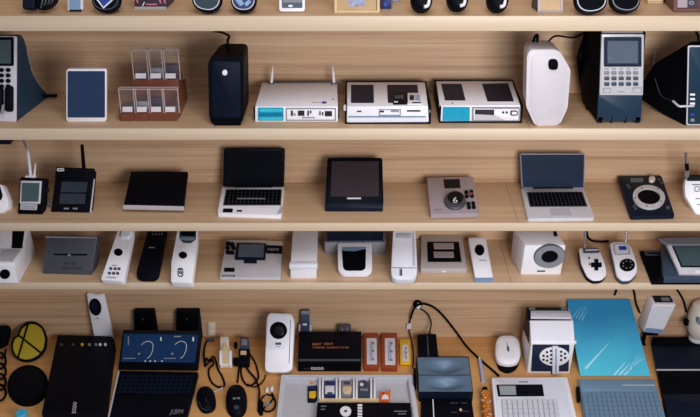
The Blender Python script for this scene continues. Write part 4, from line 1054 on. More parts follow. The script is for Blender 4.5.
t.add('cable', tube([dk(241.6,366,.012)]+[dk(x,y,.006) for x,y in ((241,372),(243,380),(248,385.6),(254,383.6),(258.4,377),(257,368),(254.4,361))]+[pl.hit(250,354,-.006)], .0042), M.matte)
t.add('cable', tube([dk(246,366,.012)]+[dk(x,y,.0145) for x,y in ((249,371),(255,378),(258.4,386),(259.4,393))]+[dk(258.6,402,.008),dk(258.4,412,.006)], .0042), M.matte)
t.add('cable', tube([dk(247.6,384,.007),dk(254,387,.005),dk(260.6,384,.005),dk(264.4,379,.005),dk(265.6,375,.004)], .003), M.matte)
t.done()
# mice
def mouse(label, cx, cy, rx, ry, h, m, marks=(), rot=0):
    t = T('computer_mouse', label, 'mouse'); pl = flat(DK+.001); o = ell(cx,cy,rx,ry,32,rot,.86)
    t.add('shell', dome(pl, o, h, .3, 9, foot=0, base=.008), m)
    def top(x, y):
        d = min(.92, math.hypot((x-cx)/rx,(y-cy)/ry)); return .008+h*math.sqrt(1-d*d)
    return t, pl, top
t, pl, top = mouse('smaller dark wired mouse next to the dark laptop', 206.4, 401.4, 9.6, 12.4, .03, M.black, rot=-10)
t.add('button_seam', tube([pl.hit(205.5,393.5,.029), pl.hit(206,398,.0375), pl.hit(206.2,402,.039)], .0012), M.dgrey)
t.add('wheel', tube([pl.hit(205.4,394.4,.031), pl.hit(205.8,397.4,.0372)], .004, sm=False), M.matte)
t.add('palm_ridge', tube([pl.hit(199,402,.03), pl.hit(202,408,.030), pl.hit(207,410.4,.028)], .0016), M.slate)
t.add('cable', tube([dk(209.6,391.6,.008)]+[dk(x,y,.005) for x,y in ((213,392),(218,390),(223,387.6))], .003), M.lgrey, label='pale grey cable end')
t.add('cable', tube([dk(x,y,.006) for x,y in ((223,387.6),(224.6,384),(222,376),(218,369),(215.4,359.6))]+[dk(213,356.4,.008),dk(210,361.6,.016),dk(206,358.4,.014),dk(205,366,.007)]+[dk(x,y,.015) for x,y in ((208,362.6),(211.4,358.4))]+[dk(213.6,364,.014),dk(209.6,368,.008)]+[dk(x,y,.0055) for x,y in ((208.6,374),(212,382.6),(218,387),(221.6,386.4))], .0042), M.matte)
t.add('cable', tube([dk(204.6,361,.012),dk(204,352,.006),dk(205.6,344,.006),dk(207.4,340.4,.006)], .0042), M.matte)
q = dk(208,340.6,.0); t.add('plug', cub(q+V((-.006,-.012,.001)), q+V((.03,.004,.014)), .002), M.dgrey)
t.done()
t, pl, top = mouse('larger glossy dark mouse with pale printed marks, right of the smaller mouse', 236.6, 403, 10.8, 15.6, .034, M.black)
t.add('button_seam', tube([pl.hit(237,390,.03), pl.hit(236.8,395,.0385), pl.hit(236.6,398,.0415)], .0012), M.dgrey)
for x,y in ((234.4,398.6),(238.6,398.4)): t.add('printed_mark', plate(Pl(pl.hit(x,y,.0405),(0,.05,1)), rect(x-1.5,y-.8,x+1.5,y+.9), 0, .002), M.inkg)
t.add('printed_mark', plate(Pl(pl.hit(236.4,407.4,.04),(0,-.1,1)), ell(236.4,407.4,2.6,2,14), 0, .002), M.slate)
t.done()
# looped charging cables
t = T('charging_cable', 'looped black charging cable with two white plugs beside the grey tray', 'cable')
t.add('cable', tube([dk(267.4,394,.006)]+[dk(268+7.6*math.cos(a),403+8.6*math.sin(a),.006+.0012*i) for i, a in enumerate([-1.7+j*.6 for j in range(11)])], .004), M.matte)
t.add('cable', tube([dk(272,393,.008),dk(273.4,397,.015),dk(270,403,.018),dk(264,408,.014),dk(261,415,.008)], .004), M.matte)
for x,y in ((267.2,391.6),(272,390.4)):
    q = dk(x,y); t.add('plug', cub(q+V((-.006,-.01,.001)), q+V((.006,.014,.012)), .002), M.white)
t.add('cable_tag', plate(flat(DK+.02), [(266,407.4),(270,403.6),(268.6,402),(264.8,406)], 0, .004, .3), M.bluegrey)
t.add('clip', dome(flat(DK+.0005), rnd([(258.8,415.6),(263,416),(263.6,403),(260,400.6),(258.6,406)],1), .018, .6, foot=0), M.matte)
t.done()
# white camera device
t = T('security_camera', 'white rounded camera device with a big black lens standing beside the black boxes', 'camera')
pl = lean(DK, 265,371,290,371, 280,313, .215, .04)
o = rnd([(264.6,366),(265.4,371.4),(270,372.6),(287,372.6),(292.4,369.6),(294.6,321),(291.6,313.6),(269,312.8),(266.6,318)],3)
t.add('housing', plate(pl, o, -.044, 0, 0, .006), M.white)
t.add('face_panel', plate(pl, rnd([(266.4,345),(269.6,349.4),(284.4,349.6),(288,346),(288.6,319),(286,314.6),(270.6,314.4),(268,319)],3), -.001, .004, 0, .002), M.white2)
k = t.add('lens', plate(pl, ell(278.6,330.6,8.6,8.6,32), .003, .008, 0, .002), M.matte)
t.add('lens_glass', dome(pl, ell(278.6,330.6,6.4,6.4,26), .004, .4, foot=.006, base=.0075), M.screen, k)
t.add('badge', plate(pl, rect(275.4,342.6,281.4,345), .003, .005, .5), M.slate); t.add('badge_line', plate(pl, rect(275.8,346.4,280.6,347), .003, .0046), M.inkg)
t.add('side_slot', plate(pl, [(288.8,363.4),(289.6,363.4),(290.8,320),(290,320)], -.001, .001), M.mgrey)
t.done()
# clip and grey block at the wall
t = T('cable_clip', 'slate blue upright clip against the wall behind the lettered black box', 'clip')
pl = againstwall(300,310,341, 305,310,.016)
t.add('body', plate(pl, rnd([(300.4,340),(310,340),(309.2,310),(301,310)],.8), -.008, .010, 0, .002), M.slate)
t.add('top_cap', plate(pl, rect(301.2,309.8,309,313), .008, .013, .5, .001), M.mgrey)
t.add('white_mark', plate(pl, rect(303,322.4,307,324), .009, .0115), M.inkw)
for x in (298.8,309.4): t.add('side_tab', plate(pl, rnd(rect(x,324,x+2.4,340),.6), -.006, .006), M.lgrey)
t.done()
t = T('battery_pack', 'small grey block at the wall behind the lettered black box', 'battery')
bx = Box(DK, ((338.4,343),(351,343)), 326.6, dep=.02)
t.add('block', bx.bm(.003), M.dgrey)
for x in (342,346.6): t.add('rib', plate(bx.front, rect(x,327.6,x+.9,342), 0, .003), M.mgrey)
t.done()
t = T('set_top_box', 'black box with orange lettering on top and white lettering on its front', 'set top box')
bx = Box(DK, ((297.8,371),(361,371)), ((297.9,357.6),(361.3,357.6)), bk=((299,331.6),(361.6,331.2))); tp, f = bx.top, bx.front
t.add('case', bx.bm(.003), M.black)
t.add('front_groove', plate(f, rect(298.6,359,360.6,361), -.002, .001), M.dgrey); t.add('front_lip', plate(f, rect(298,364.4,361,370.6), -.001, .005, .4, .001), M.matte)
t.text('lettering', 'EAST  VENT', tp, [(312.6,345.4),(333.6,344.8),(333.4,342.9),(312.8,342.9)], M.inko)
t.text('lettering', 'CHARGE  QUARTZ TO PB', tp, [(312.4,348.6),(348.6,348.6),(348.4,346.7),(312.6,346.7)], M.inko)
t.text('lettering', '0000', f, [(311,370),(323.6,370),(323.6,367),(311,367)], M.inkw, h=.0055)
t.text('lettering', 'MINI', f, [(304,369.6),(309.4,369.6),(309.4,367.8),(304,367.8)], M.dgrey, h=.0055)
t.done()
# orange and yellow boxes
def cartridge(x0,x1,y0,y1,hf,m,lx0,ly0,lx1,ly1,lab,cat='box'):
    t = T('ink_cartridge', lab, cat, 'small coloured cartridges beside the lettered black box')
    bx = Box(DK, ((x0+.6,y1),(x1-.2,y1)), y1-hf, bk=((x0,y0),(x1-.6,y0)))
    t.add('case', bx.bm(.003), m)
    k = t.add('label', plate(bx.top, [(lx0+.3,ly1),(lx1,ly1),(lx1-.4,ly0),(lx0,ly0)], -.001, .0014, .5), M.label)
    bm = B(); w = lx1-lx0
    bm = plate(bx.top, rect(lx0+w*.3,ly0+3,lx0+w*.62,ly1-3.5), .001, .002)
    t.add('print', bm, M.labelb, k)
    for j, yy in enumerate((.2,.5,.82)): t.add('print_mark', plate(bx.top, rect(lx0+w*.5,ly0+(ly1-ly0)*yy-1,lx0+w*.74,ly0+(ly1-ly0)*yy+1), .0015, .0026), M.inkg, k)
    t.add('front_seam', plate(bx.front, rect(x0+1.4,y1-hf*.5,x1-1.2,y1-hf*.5+.7), -.001, .0008), M.acryl)
    t.done()
cartridge(363.4,379,331,371.6,5,M.rust,366.6,338.4,377,364.4,'rust orange cartridge with a pale label, directly beside the lettered black box')
cartridge(381,397.6,330.4,372,5,M.rust,384.8,338.4,395.4,365,'rust orange cartridge with a pale label, between its twin and the yellow cartridge')
cartridge(399.6,411,339.2,367,4,M.yellow,402.4,345,408.6,361,'small yellow cartridge with a pale label')
# grey tray and what lies in it
t = T('storage_tray', 'light grey rimmed tray at the bottom holding cards and small gadgets', 'tray')
pl = flat(DK+.026); o = rnd([(274,440),(422,440),(412.4,374.8),(281.4,374.8)],1); i_ = rnd([(279.6,437),(416.8,437),(408.4,378),(285.6,378)],1)
t.add('rim', ring(pl, o, i_, -.0255, 0), M.traygrey)
t.add('tray_floor', plate(pl, i_, -.0255, -.021), M.lgrey)
t.add('inner_edge', ring(pl, i_, rnd([(281,436.4),(415.6,436.4),(407.6,379),(286.4,379)],1), -.0215, -.006), M.lgrey)
t.done()
FL = DK+.0052
def tl(x, y, h=0): return pz(x, y, FL+h)
t = T('card_rack', 'white upright dividers on a tan strip inside the grey tray', 'rack')
t.add('strip', plate(flat(FL+.016), [(319,401.6),(379,401.6),(378.6,398.2),(319.4,398.2)], -.0158, 0, 0, .001), M.palewood)
for x in (319.8,322.8,336.6,340,353.8,356.6,371.2,374.6):
    a = tl(x,399,.012); b = flat(FL+.03).hit(x, 378)
    t.add('divider', hexa([V((a.x-.004,a.y,FL)),V((a.x+.004,a.y,FL)),V((a.x+.004,a.y,FL+.03)),V((a.x-.004,a.y,FL+.03)),V((b.x-.004,b.y,FL)),V((b.x+.004,b.y,FL)),V((b.x+.004,b.y,FL+.03)),V((b.x-.004,b.y,FL+.03))],.001), M.white)
t.done()
t = T('memory_card', 'dark card with a yellow patch lying at left in the grey tray', 'card')
pl = flat(FL+.006)
t.add('card', plate(pl, rnd([(307.6,402),(315,402),(317.2,400),(317.4,385.4),(307.6,386)],.5), -.0055, 0, 0, .001), M.navy)
t.add('yellow_patch', plate(pl, [(309.2,398),(314.4,398.6),(316.2,396),(316,391),(309.2,391.6)], -.001, .001), M.yellow)
t.add('blue_band', plate(pl, rect(309,387,316,389), -.001, .001), M.dblue)
t.done()
t = T('push_button', 'tiny coral button on the floor of the grey tray', 'button')
t.add('button', plate(flat(FL+.004), ell(311.6,381.4,1.9,1.9,16), -.0038, .002, 0, .001), M.orange); t.done()
def gadget(lab, cat, name, pts, th, m):
    t = T(name, lab, cat); pl = flat(FL+th)
    t.add('body', plate(pl, rnd(pts,.8), -th+.0003, 0, 0, .002), m); return t, pl
t, pl = gadget('lilac and navy card standing between the first white dividers', 'card', 'sim_adapter', [(324.6,394.8),(335,394.8),(335,381),(324.6,381)], .024, M.dblue)
t.add('lilac_panel', plate(pl, rnd(rect(325.2,386,334.4,394),.6), -.001, .003, 0, .001), M.label); t.add('dark_foot', plate(pl, rect(327.4,392.8,332.6,394.4), -.001, .004), M.dgrey); t.done()
t, pl = gadget('grey and beige small gadget between the middle white dividers', 'gadget', 'card_reader', [(342,394.6),(352,394.6),(352,381),(342,381)], .024, M.mgrey)
t.add('beige_cup', plate(pl, rnd([(342.4,391),(344,394),(350,394),(351.6,391),(351.6,386.6),(342.4,386.6)],1.2), -.001, .004, 0, .001), M.palewood); t.add('dark_top', plate(pl, rect(344,382,350,384.4), -.001, .002), M.dgrey); t.done()
t, pl = gadget('slate gadget with pointed top and round eye between the last white dividers', 'gadget', 'card_reader', [(358.6,394.8),(369.4,394.8),(369.8,383),(364.2,379.6),(358.8,382)], .025, M.slate)
t.add('eye', plate(pl, ell(361.6,384.6,1.8,1.6,14), -.001, .002), M.inkw); t.add('panel', plate(pl, rect(360,388.6,368,391), -.001, .001), M.mgrey); t.done()
t = T('plastic_clip', 'orange plastic clip with a white tab in the right half of the grey tray', 'clip')
pl = flat(FL+.03)
t.add('body', plate(pl, rnd([(380,399),(389.4,399),(390.6,389),(389.2,389),(388.4,391.4),(386,391.8),(384,391.8),(381.6,391.2),(380.2,391.4)],.5), -.0297, 0, 0, .002), M.orange)
t.add('white_tab', plate(pl, [(381.8,399),(388.6,399),(388,396),(385,394.6),(382.4,396)], -.001, .002), M.white); t.add('dark_eye', plate(pl, ell(383.4,393.4,.7,.7,8), -.001, .002), M.ink)
t.done()
t = T('control_deck', 'black deck with a white dial lying across the front of the grey tray', 'deck')
pl = flat(FL+.034)
t.add('case', plate(pl, rnd([(315,434),(413,434),(410.4,402.6),(317.4,402.6)],.8), -.0337, 0, 0, .002), M.black)
k = t.add('dial', ring(pl, ell(345.6,412,5.6,4.8,26), ell(345.6,411.8,1.8,1.5,26), -.001, .006), M.white)
t.add('dial_hub', plate(pl, ell(345.6,411.8,1.8,1.5,14), -.001, .003), M.dgrey, k)
for i in range(5): t.add('slider', plate(pl, rect(357.6,404.6+i*2.9,362.2,406.4+i*2.9), -.001, .003, .4), M.inkw)
for x0,x1,y in ((321,326,406),(321,325,409),(394,407,411),(398,406,413.6)): t.add('printed_line', plate(pl, rect(x0,y,x1,y+.7), -.001, .0008), M.inkg)
t.done()
# dark dock and blue grey box
t = T('docking_station', 'dark upright block standing behind the blue grey box', 'dock')
pl = lean(DK, 418,358,438.4,358, 426,334, .06, .03)
t.add('body', plate(pl, rnd([(418.4,358),(438.6,358),(436.2,333.6),(417.2,334.2)],.8), -.028, 0, 0, .003), M.black)
t.add('front_groove', plate(pl, [(427.8,356),(429,356),(428,336),(426.8,336)], -.001, .0012), M.dgrey)
t.done()
def dish(pl, q, depth, n=14, h=0):
    bm = B(); bl, br, tr, tl_ = [V(p) for p in q]; g = []
    for j in range(n+1):
        row = []
        for i in range(n+1):
            u, v = i/n, j/n; p = (bl*(1-u)+br*u)*(1-v)+(tl_*(1-u)+tr*u)*v
            d = math.hypot((u-.5)/.42, (v-.5)/.46); s = max(0, 1-d*d)
            row.append(bm.verts.new(pl.hit(p.x,p.y,h)-pl.n*depth*s*s))
        g.append(row)
    for j in range(n):
        for i in range(n): bm.faces.new((g[j][i],g[j][i+1],g[j+1][i+1],g[j+1][i]))
    return bm
t = T('hard_drive', 'blue grey metal box with two dished top panels', 'hard drive')
pl = flat(DK+.05)
t.add('case', plate(pl, rnd([(419,393),(473.4,393),(468.6,355.4),(416,355.4)],.8), -.0495, -.038, 0, .003), M.black)
t.add('case_rim', ring(pl, [(418.4,392.4),(473.2,392.4),(468.8,356.4),(416.4,356.4)], [(419.4,391.2),(472.2,391.2),(468,357.6),(417.4,357.6)], -.04, .0), M.navy)
t.add('top_panel', dish(pl, [(418.6,375),(470.6,375),(468.2,357.4),(417.2,357.4)], .03, h=.001), M.steel, label='dished rear top panel')
t.add('top_panel', dish(pl, [(419.2,391.6),(472.6,391.6),(470.6,375.6),(418.6,375.6)], .03, h=.001), M.steel, label='dished front top panel')
t.add('seam', plate(pl, [(418.4,375.8),(470.8,375.8),(470.8,374.8),(418.4,374.8)], -.02, .0018), M.slate)
t.add('side_port', plate(pl, rnd([(413.6,382),(416.6,382),(416,366),(413.6,366)],.6), -.045, -.012), M.matte)
t.done()
t = T('tablet_case', 'flat black case with a thin white line, in front of the blue grey box', 'case')
pl = flat(DK+.024)
t.add('cover', plate(pl, rnd([(420.6,430),(476,430),(471.6,398.8),(421,398.8)],.8), -.0235, 0, 0, .003), M.black)
t.add('white_line', plate(pl, [(434,430),(435,430),(433.4,399.4),(432.4,399.4)], -.001, .0012), M.inkw, label='thin white vertical line')
for x0,x1,y in ((450,458,402.6),(461,467,402.6),(451,457,412),(462,469,411)): t.add('printed_line', plate(pl, rect(x0,y,x1,y+.7), -.001, .0008), M.dgrey)
t.add('small_lens', plate(pl, ell(460.6,410,1.4,1.2,12), -.001, .002), M.palewood)
t.done()
# wall hook and cables
t = T('cable_grommet', 'white and black cable outlet on the wall with a thick black cable hooked over it', 'outlet')
pl = vert(WALL)
t.add('plate', plate(pl, ell(417.4,303.8,4.6,4.2,24), .0005, .008, 0, .002), M.matte)
t.add('white_cap', plate(pl, rnd([(416,306.6),(419.6,307),(421,302.6),(417.4,301)],1), .007, .016, 0, .002), M.white)
t.done()
t = T('power_cable', 'thick black cable curving from the wall outlet down to the white typewriter keyboard', 'cable')
t.add('cable', tube([wp(410.6,318.4,.022),wp(412.6,312,.024),wp(415.6,306.6,.03),wp(422.5,303.8,.028),wp(433,306.8,.024),wp(443,315.4,.02),wp(457,333,.014),dk(464,343,.012),dk(471.6,351.6,.008),dk(486,364.6,.008),dk(493,370.6,.008),dk(499,376,.008)], .0052), M.matte); t.done()
t = T('thin_cable', 'thin black cable dropping from the wall outlet to the dark upright block', 'cable')
t.add('cable', tube([wp(419,308,.012),wp(423.6,310.6,.016),wp(428.6,315,.02),wp(431.2,323,.03),wp(430,330,.05),pz(428.6,336.4,DK+.068)], .0034), M.matte); t.done()
t = T('tag_cord', 'thin dark cord with a small white paper tag hanging beside the yellow cartridge', 'cord')
t.add('cord', tube([wp(410.4,318.8,.012),wp(409.4,324,.010),wp(409.4,331,.012),dk(411.6,340.6,.012),dk(413,350,.006),dk(413.4,361,.006),dk(412.6,368,.005)], .003), M.matte)
t.add('paper_tag', plate(vert(WALL-.012), [(406.6,329),(411.4,328.4),(411.6,323),(407,323.6)], 0, .003, .3), M.label, label='white paper tag')
t.done()
# pen and floral tube
t = T('pen', 'pale blue pen lying above the orange floral tube', 'pen')
a, b = dk(483.2,382,.009), dk(479.2,357,.009)
k = t.add('barrel', tube([a, a.lerp(b,.85)], .0085, 10, sm=False), M.labelb); t.add('tip', tube([a.lerp(b,.84), b], .0075, 10, r1=.003, sm=False), M.white); t.done()
t = T('floral_tube', 'orange floral printed tube with a black neck beside the white keyboard', 'tube')
a, b = dk(485.2,393,.024), dk(488.6,428,.024)
t.add('body', tube([a, b], .0195, 16, sm=False, r1=.0235), M.floral)
t.add('neck', tube([a+(a-b).normalized()*.03, a+(b-a).normalized()*.002], .0105, 14, sm=False, r1=.017), M.matte)
rr = random.Random(3)
for i in range(26):
    p = a.lerp(b, rr.random()); an = rr.uniform(.6, 2.9); R = .0212
    q = p+V((math.cos(an)*R, 0, math.sin(an)*R)); n = V((math.cos(an),0,math.sin(an)))
    u = n.orthogonal().normalized(); w = n.cross(u); s = rr.uniform(.003,.0058)
    t.add('printed_petal', loft(B(), [[q+(u*math.cos(k)+w*math.sin(k))*s for k in [j*math.pi/4 for j in range(8)]], [q+n*.0012+(u*math.cos(k)+w*math.sin(k))*s*.9 for k in [j*math.pi/4 for j in range(8)]]]), [M.cream,M.yellow,M.slate,M.palewood][i%4])
t.done()
# white mouse
t = T('computer_mouse', 'white wireless mouse with a dark underside', 'mouse')
pl = flat(DK+.002)
t.add('base_shell', dome(pl, rnd([(495,357),(498,370),(507,374),(516,370.6),(520.6,360),(519,348),(496,348)],4), .02, .85, foot=-.0015), M.matte)
p2 = lean(DK, 497,363.6,520,363.6, 507,336, .062, .036)
t.add('top_shell', dome(p2, rnd([(494.8,356),(498.4,363),(508,365.6),(517.6,363.2),(521,356),(519.4,341),(514.6,335.6),(500,335.8),(495.6,341)],5), .014, .55, foot=-.016), M.white)
t.add('button_seam', tube([p2.hit(506.2,338.4,.009), p2.hit(507,343,.0142), p2.hit(508,347.4,.0152)], .0014), M.dgrey)
k = t.add('wheel', tube([p2.hit(507.8,347,.0135), p2.hit(508.4,351.4,.0135)], .005, sm=False), M.slate)
t.done()
# white machine with the perforated disc
t = T('label_maker', 'white desktop machine with navy front, perforated white disc and vertical bar', 'machine')
fb = ((526.6,373.4),(571,373.6)); a, b = dk(*fb[0]), dk(*fb[1]); Y0 = (a.y+b.y)/2; fp = vert(Y0)
z1 = fp.hit(550,343).z; Y1 = Y0+.07; z2 = vert(Y1).hit(550,321).z; Y2 = min(WALL-.01, flat(z2).hit(550,307.6).y)
xa, xb = fp.hit(527.4,370).x, fp.hit(572,360).x
prof = [(Y0,DK),(Y0,z1-.004),(Y0+.006,z1+.002),(Y1,z2),(Y2,z2),(Y2,DK)]
t.add('housing', prism([V((xa,y,z)) for y,z in prof], [V((xb,y,z)) for y,z in prof], bev=.004), M.white)
k = t.add('front_panel', plate(fp, rnd([(531,370.8),(568.4,371),(569.2,344.6),(532.6,344.4)],.6), -.001, .004), M.scrblue, label='navy front panel')
d = t.add('perforated_disc', plate(fp, ell(554.2,355.6,15,9.4,32), .003, .0075, 0, .001), M.white)
bm = B()
for i,(dx,dy) in enumerate([(-11,-1),(-11,3),(-7.6,-4.6),(-7.2,-.4),(-7.4,3.8),(-3.6,-5.8),(-3.4,-1.8),(-3.4,2.4),(-3.6,6),(6.6,-5),(6.6,-1),(6.6,3.2),(10.4,-3),(10.6,1.2)]):
    t.add('disc_hole', plate(fp, ell(554.2+dx,355.6+dy,1.35,1.2,10), .007, .0082), M.ink, d)
bm.free()
t.add('vertical_bar', plate(fp, rnd(rect(551.8,345.2,558.2,372),.8), .003, .016, 0, .002), M.white2)
t.add('bar_line', plate(fp, rect(554.4,346.4,556,370.6), .015, .0166), M.skyblue)
t.add('bar_foot', plate(fp, rect(551,371.2,558.6,373), -.001, .006), M.matte)
sl = three(V((xa,Y0+.006,z1+.002)), V((xb,Y0+.006,z1+.002)), V((xa,Y1,z2)))
t.add('slope_panel', plate(sl, [(531,340.6),(570.6,340.8),(570.4,324),(531.6,324)], -.001, .0016, .5), M.white2)
tp = flat(z2)
t.add('rear_cover', plate(tp, [(527,320.4),(571.4,320.4),(567.6,308),(526,308)], -.002, .004, .5, .001), M.navy)
t.add('feed_slot', plate(tp, [(530.4,319.6),(571,320),(568,312.8),(530.4,312.8)], .003, .012, .5, .002), M.white2)
for i in range(12): t.add('feed_tooth', plate(tp, rect(533+i*3,313.6,533.7+i*3,315.4), .0115, .0135), M.skyblue)
for x in (529,561): t.add('corner_tab', plate(tp, rect(x,308.6,x+6,310.6), .003, .006), M.mgrey)
q = V((xb,Y0+.02,z1-.012)); t.add('side_knob', tube([q+V((-.002,0,0)), q+V((.010,0,0))], .008, 12, sm=False), M.white)
lp = Pl((xa,0,0),(-1,0,0))
t.add('side_panel', prism([V((xa-.0015,Y0+.03,z1-.03)),V((xa-.0015,Y1-.004,z2-.012)),V((xa-.0015,Y2-.008,z2-.012)),V((xa-.0015,Y2-.008,z1-.05))],[V((xa+.002,Y0+.03,z1-.03)),V((xa+.002,Y1-.004,z2-.012)),V((xa+.002,Y2-.008,z2-.012)),V((xa+.002,Y2-.008,z1-.05))]), M.navy)
t.done()
# white typewriter keyboard
t = T('electronic_typewriter', 'white keyboard machine with a long black display above white keys', 'typewriter')
pl = flat(DK+.05)
t.add('case', plate(pl, rnd([(496.6,436),(581,436),(567.4,377),(491.6,377.4)],1.2), -.0495, 0, 0, .004), M.white)
t.add('top_plate', plate(pl, rnd([(499,434),(577,434),(563.6,379.4),(494.6,379.8)],.8), -.001, .002, 0, .001), M.white2)
k = t.add('display', plate(pl, rnd([(498,397),(544.2,396.6),(542.4,385),(496.2,385.2)],.6), .001, .004, 0, .001), M.black)
t.add('display_glass', plate(pl, [(500.2,395.6),(516.2,395.6),(515.4,386.6),(498.8,386.6)], .003, .0052), M.scrpale, k)
t.add('brand_mark', plate(pl, rect(519,381.8,528,383), .001, .0032), M.inkg)
k = t.add('key_field', plate(pl, [(503.6,429),(561.6,429),(557.4,400.6),(501.2,400.6)], .001, .0026), M.lgrey)
addkeys(t, 'key', pl, [(503.6,429),(561.6,429),(557.4,400.6),(501.2,400.6)], 11, 6, .002, .009, .2, M.keyw, k)
t.done()
# teal folder
t = T('folder', 'large teal gradient folder with white streaks leaning against the wall', 'folder')
pl = three(dk(580.3,376.4,.004), dk(650.4,376.4,.004), wp(600,299.4,.012))
t.add('cover', plate(pl, [(580.3,375.8),(650.3,376.2),(629.8,299.2),(567,299.4)], -.006, .001, .4), M.sheet)
def streak(x0,y0,x1,y1,w,m): t.add('printed_streak', plate(pl, [(x0,y0),(x0+w,y0+w*.3),(x1+w*.2,y1),(x1,y1)], .0005, .0018), m)
streak(584,368.4,608.4,343.2,2.6,M.paleink); streak(580.6,318,586.6,303.6,.8,M.aqua)
for i in range(4): streak(572.6+i*3,317+i*1.2,582.6+i*1.6,304.6+i*1.6,.5,M.paleink)
for i in range(4): streak(628+i*4,371-i*3.4,638.6+i*2.2,353-i*.4+i*2,.8,M.paleink)
for i,x in enumerate((613,618,623)): streak(x,374.6,x+12,362+i*1.2,2.4,M.paleink)
t.done()
# blue grey keyboard at bottom
t = T('laptop', 'blue grey laptop keyboard deck at the bottom, in front of the teal folder', 'laptop')
pl = flat(DK+.03)
t.add('base', plate(pl, rnd([(587,432),(670,432),(654.4,379.4),(578.6,379.6)],.8), -.0295, 0, 0, .003), M.bluegrey)
t.add('hinge_strip', plate(pl, [(581.6,391.6),(657,391.6),(653.6,380.6),(579.6,380.8)], -.001, .004, .4, .001), M.bluegrey)
t.add('hinge_line', plate(pl, [(622,386.4),(655,386.4),(654.6,385.4),(622,385.4)], .003, .0048), M.lgrey)
k = t.add('keyboard', plate(pl, [(586.4,428),(666,428),(657,393),(582,393)], -.001, .001, .5), M.keyblue)
addkeys(t, 'key', pl, [(585.6,419.4),(663.8,419.4),(657,393),(582,393)], 16, 6, .0006, .0034, .16, M.bluegrey, k)
t.add('side_latch', plate(pl, rnd([(577.4,399),(580.4,399),(579,385.6),(576.4,385.6)],.4), -.022, -.004), M.matte)
t.done()
# tilted white device under the shelf at right
t = T('door_chime', 'white box with dark screen on top, tilted on a dark clamp by the wall', 'device')
f1 = vert(.262)
c8 = [f1.hit(643.4,332), f1.hit(662,334), f1.hit(676,304.6), f1.hit(653,304.4)]
tz = (c8[2].z+c8[3].z)/2; c8[2].z = c8[3].z = tz; tpp = flat(tz)
bk = [tpp.hit(646,292.4), tpp.hit(669.6,292.2)]
for q in bk: q.y = min(q.y, WALL-.004)
e0 = V((c8[0].x-.012, bk[0].y, c8[0].z+.004)); e1 = V((c8[1].x-.012, bk[1].y, c8[1].z+.004))
t.add('case', hexa(c8+[e0, e1, bk[1], bk[0]], .003), M.white)
t.add('front_panel', plate(f1, [(646.4,327),(663.4,328.6),(674.6,306.4),(653.8,306.2)], 0, .003, .5), M.white2)
t.add('foot_band', plate(f1, [(643.8,331.6),(661.8,333.4),(663.6,329.4),(645.8,327.6)], 0, .003, .3), M.skyblue)
k = t.add('top_screen', plate(tpp, rnd([(655,302.4),(673.4,302.4),(668.4,293.8),(651,293.8)],.6), 0, .003), M.navy)
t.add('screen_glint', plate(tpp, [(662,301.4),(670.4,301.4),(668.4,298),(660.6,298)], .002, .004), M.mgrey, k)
q = (c8[0]+c8[1])/2
t.add('clamp', cub((q.x-.03,q.y+.004,q.z-.02),(q.x+.03,q.y+.04,q.z+.004),.003), M.matte)
xx = q.x-.026
t.add('clamp_post', cub((xx-.007,q.y+.014,DK),(xx+.007,q.y+.03,q.z-.018),.001), M.matte)
t.add('clamp_foot', cub((xx-.03,q.y+.0,DK),(xx+.008,q.y+.045,DK+.008),.002), M.matte)
t.done()
t = T('wall_cable', 'black cable hanging on the wall just left of the tilted white box', 'cable')
t.add('cable', tube([wp(632,284,.01),wp(634.6,294,.008),wp(636,303,.008),wp(640,313,.02)], .0045), M.matte); t.done()
t = T('wall_cable', 'short black cable end hanging on the wall above the teal folder', 'cable')
t.add('cable', tube([wp(617.6,284,.006),wp(616.4,290,.006),wp(614.6,295,.006)], .005), M.matte); t.done()
t = T('wall_cable', 'black cable on the wall between the tilted white box and the white jug', 'cable')
t.add('cable', tube([wp(673,284,.01),wp(680,294,.008),wp(684,302,.008),wp(686.4,312,.01)], .0045), M.matte); t.done()
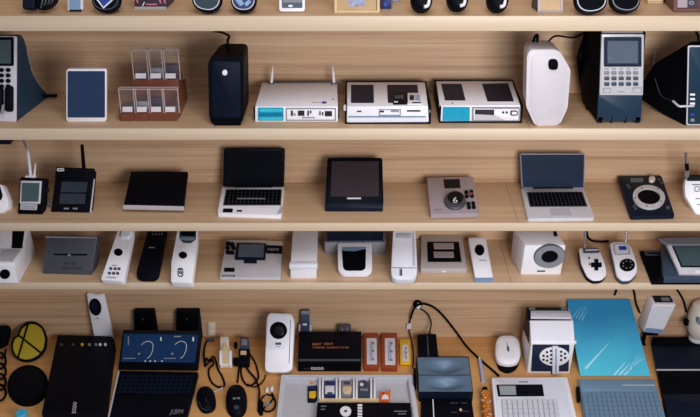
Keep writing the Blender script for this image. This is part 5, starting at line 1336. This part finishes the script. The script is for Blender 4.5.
# black trifold
t = T('document_case', 'black folded case of stepped panels in the lower right corner', 'case')
pl = flat(DK+.03)
t.add('cover', plate(pl, rnd([(671,436),(730,436),(730,338),(651.8,338)],.8), -.0295, 0, 0, .003), M.black)
t.add('panel', plate(pl, [(656,368.6),(730,368.6),(730,346),(653,346)], -.001, .005, .4, .002), M.navy)
t.add('panel', plate(pl, [(662,393),(730,393),(730,371.6),(657.4,371.6)], -.001, .005, .4, .002), M.matte)
t.add('panel', plate(pl, [(668,418),(730,418),(730,395),(663,395)], -.001, .005, .4, .002), M.navy)
t.add('fold_line', plate(pl, [(656.8,370.8),(730,370.8),(730,369.6),(656.4,369.6)], -.001, .003), M.lgrey, label='pale fold line')
t.add('rear_ridge', plate(pl, [(652.4,345),(730,345),(730,339),(651.8,339)], -.001, .012, .4, .003), M.matte)
t.done()
# white jug
t = T('electric_jug', 'white rounded jug cut off by the right picture edge, standing by the wall', 'jug')
q = V((dk(694,345).x, WALL-.066, DK+.0425))
t.add('body', lathe(q, [(.022,.0),(.03,.014),(.044,.038),(.056,.066),(.062,.1),(.061,.15),(.054,.19),(.036,.206),(.018,.212),(.001,.213)]), M.cream)
t.add('base_ring', lathe(q+V((0,0,-.0)), [(.036,.0),(.036,.008),(.03,.014),(.028,.016)]), M.lgrey)
t.add('spout', cub((q.x-.078,q.y-.012,q.z+.085),(q.x-.056,q.y+.012,q.z+.115),.004), M.matte)
t.add('badge', plate(vert(q.y-.056), ell(699,321,2.2,3,16), -.01, .006), M.bluegrey)
t.done()
# ================================================================== light and camera
def area(name, loc, tgt, size, power, col=(1,1,1), sy=None):
    l = bpy.data.lights.new(name, 'AREA'); l.energy = power; l.size = size; l.color = col
    if sy: l.shape = 'RECTANGLE'; l.size_y = sy
    o = bpy.data.objects.new(name, l); COL.objects.link(o); o.location = loc
    o.rotation_euler = (V(tgt)-V(loc)).to_track_quat('-Z','Y').to_euler(); return o
area('key_light', (1.0,-2.3,.75), (.15,.2,-.3), 1.1, 51, (1,.975,.985))  # broad key light from the right front, source out of view
area('ceiling_light', (.2,-1.5,3.0), (.1,0,-.2), 1.6, 40, (1,.975,.975))
w = bpy.data.worlds.new('room'); SC.world = w; w.use_nodes = True
w.node_tree.nodes['Background'].inputs[0].default_value = (.92,.93,1,1); w.node_tree.nodes['Background'].inputs[1].default_value = .26
cam = bpy.data.cameras.new('camera'); co = bpy.data.objects.new('camera', cam); COL.objects.link(co)
cam.sensor_fit = 'HORIZONTAL'; cam.sensor_width = 36; cam.lens = FPX/700*36; cam.clip_start = .05
co.location = CAM; co.rotation_euler = (math.pi/2-PITCH, 0, 0); SC.camera = co
SC.view_settings.view_transform = 'Standard'; SC.view_settings.look = 'None'
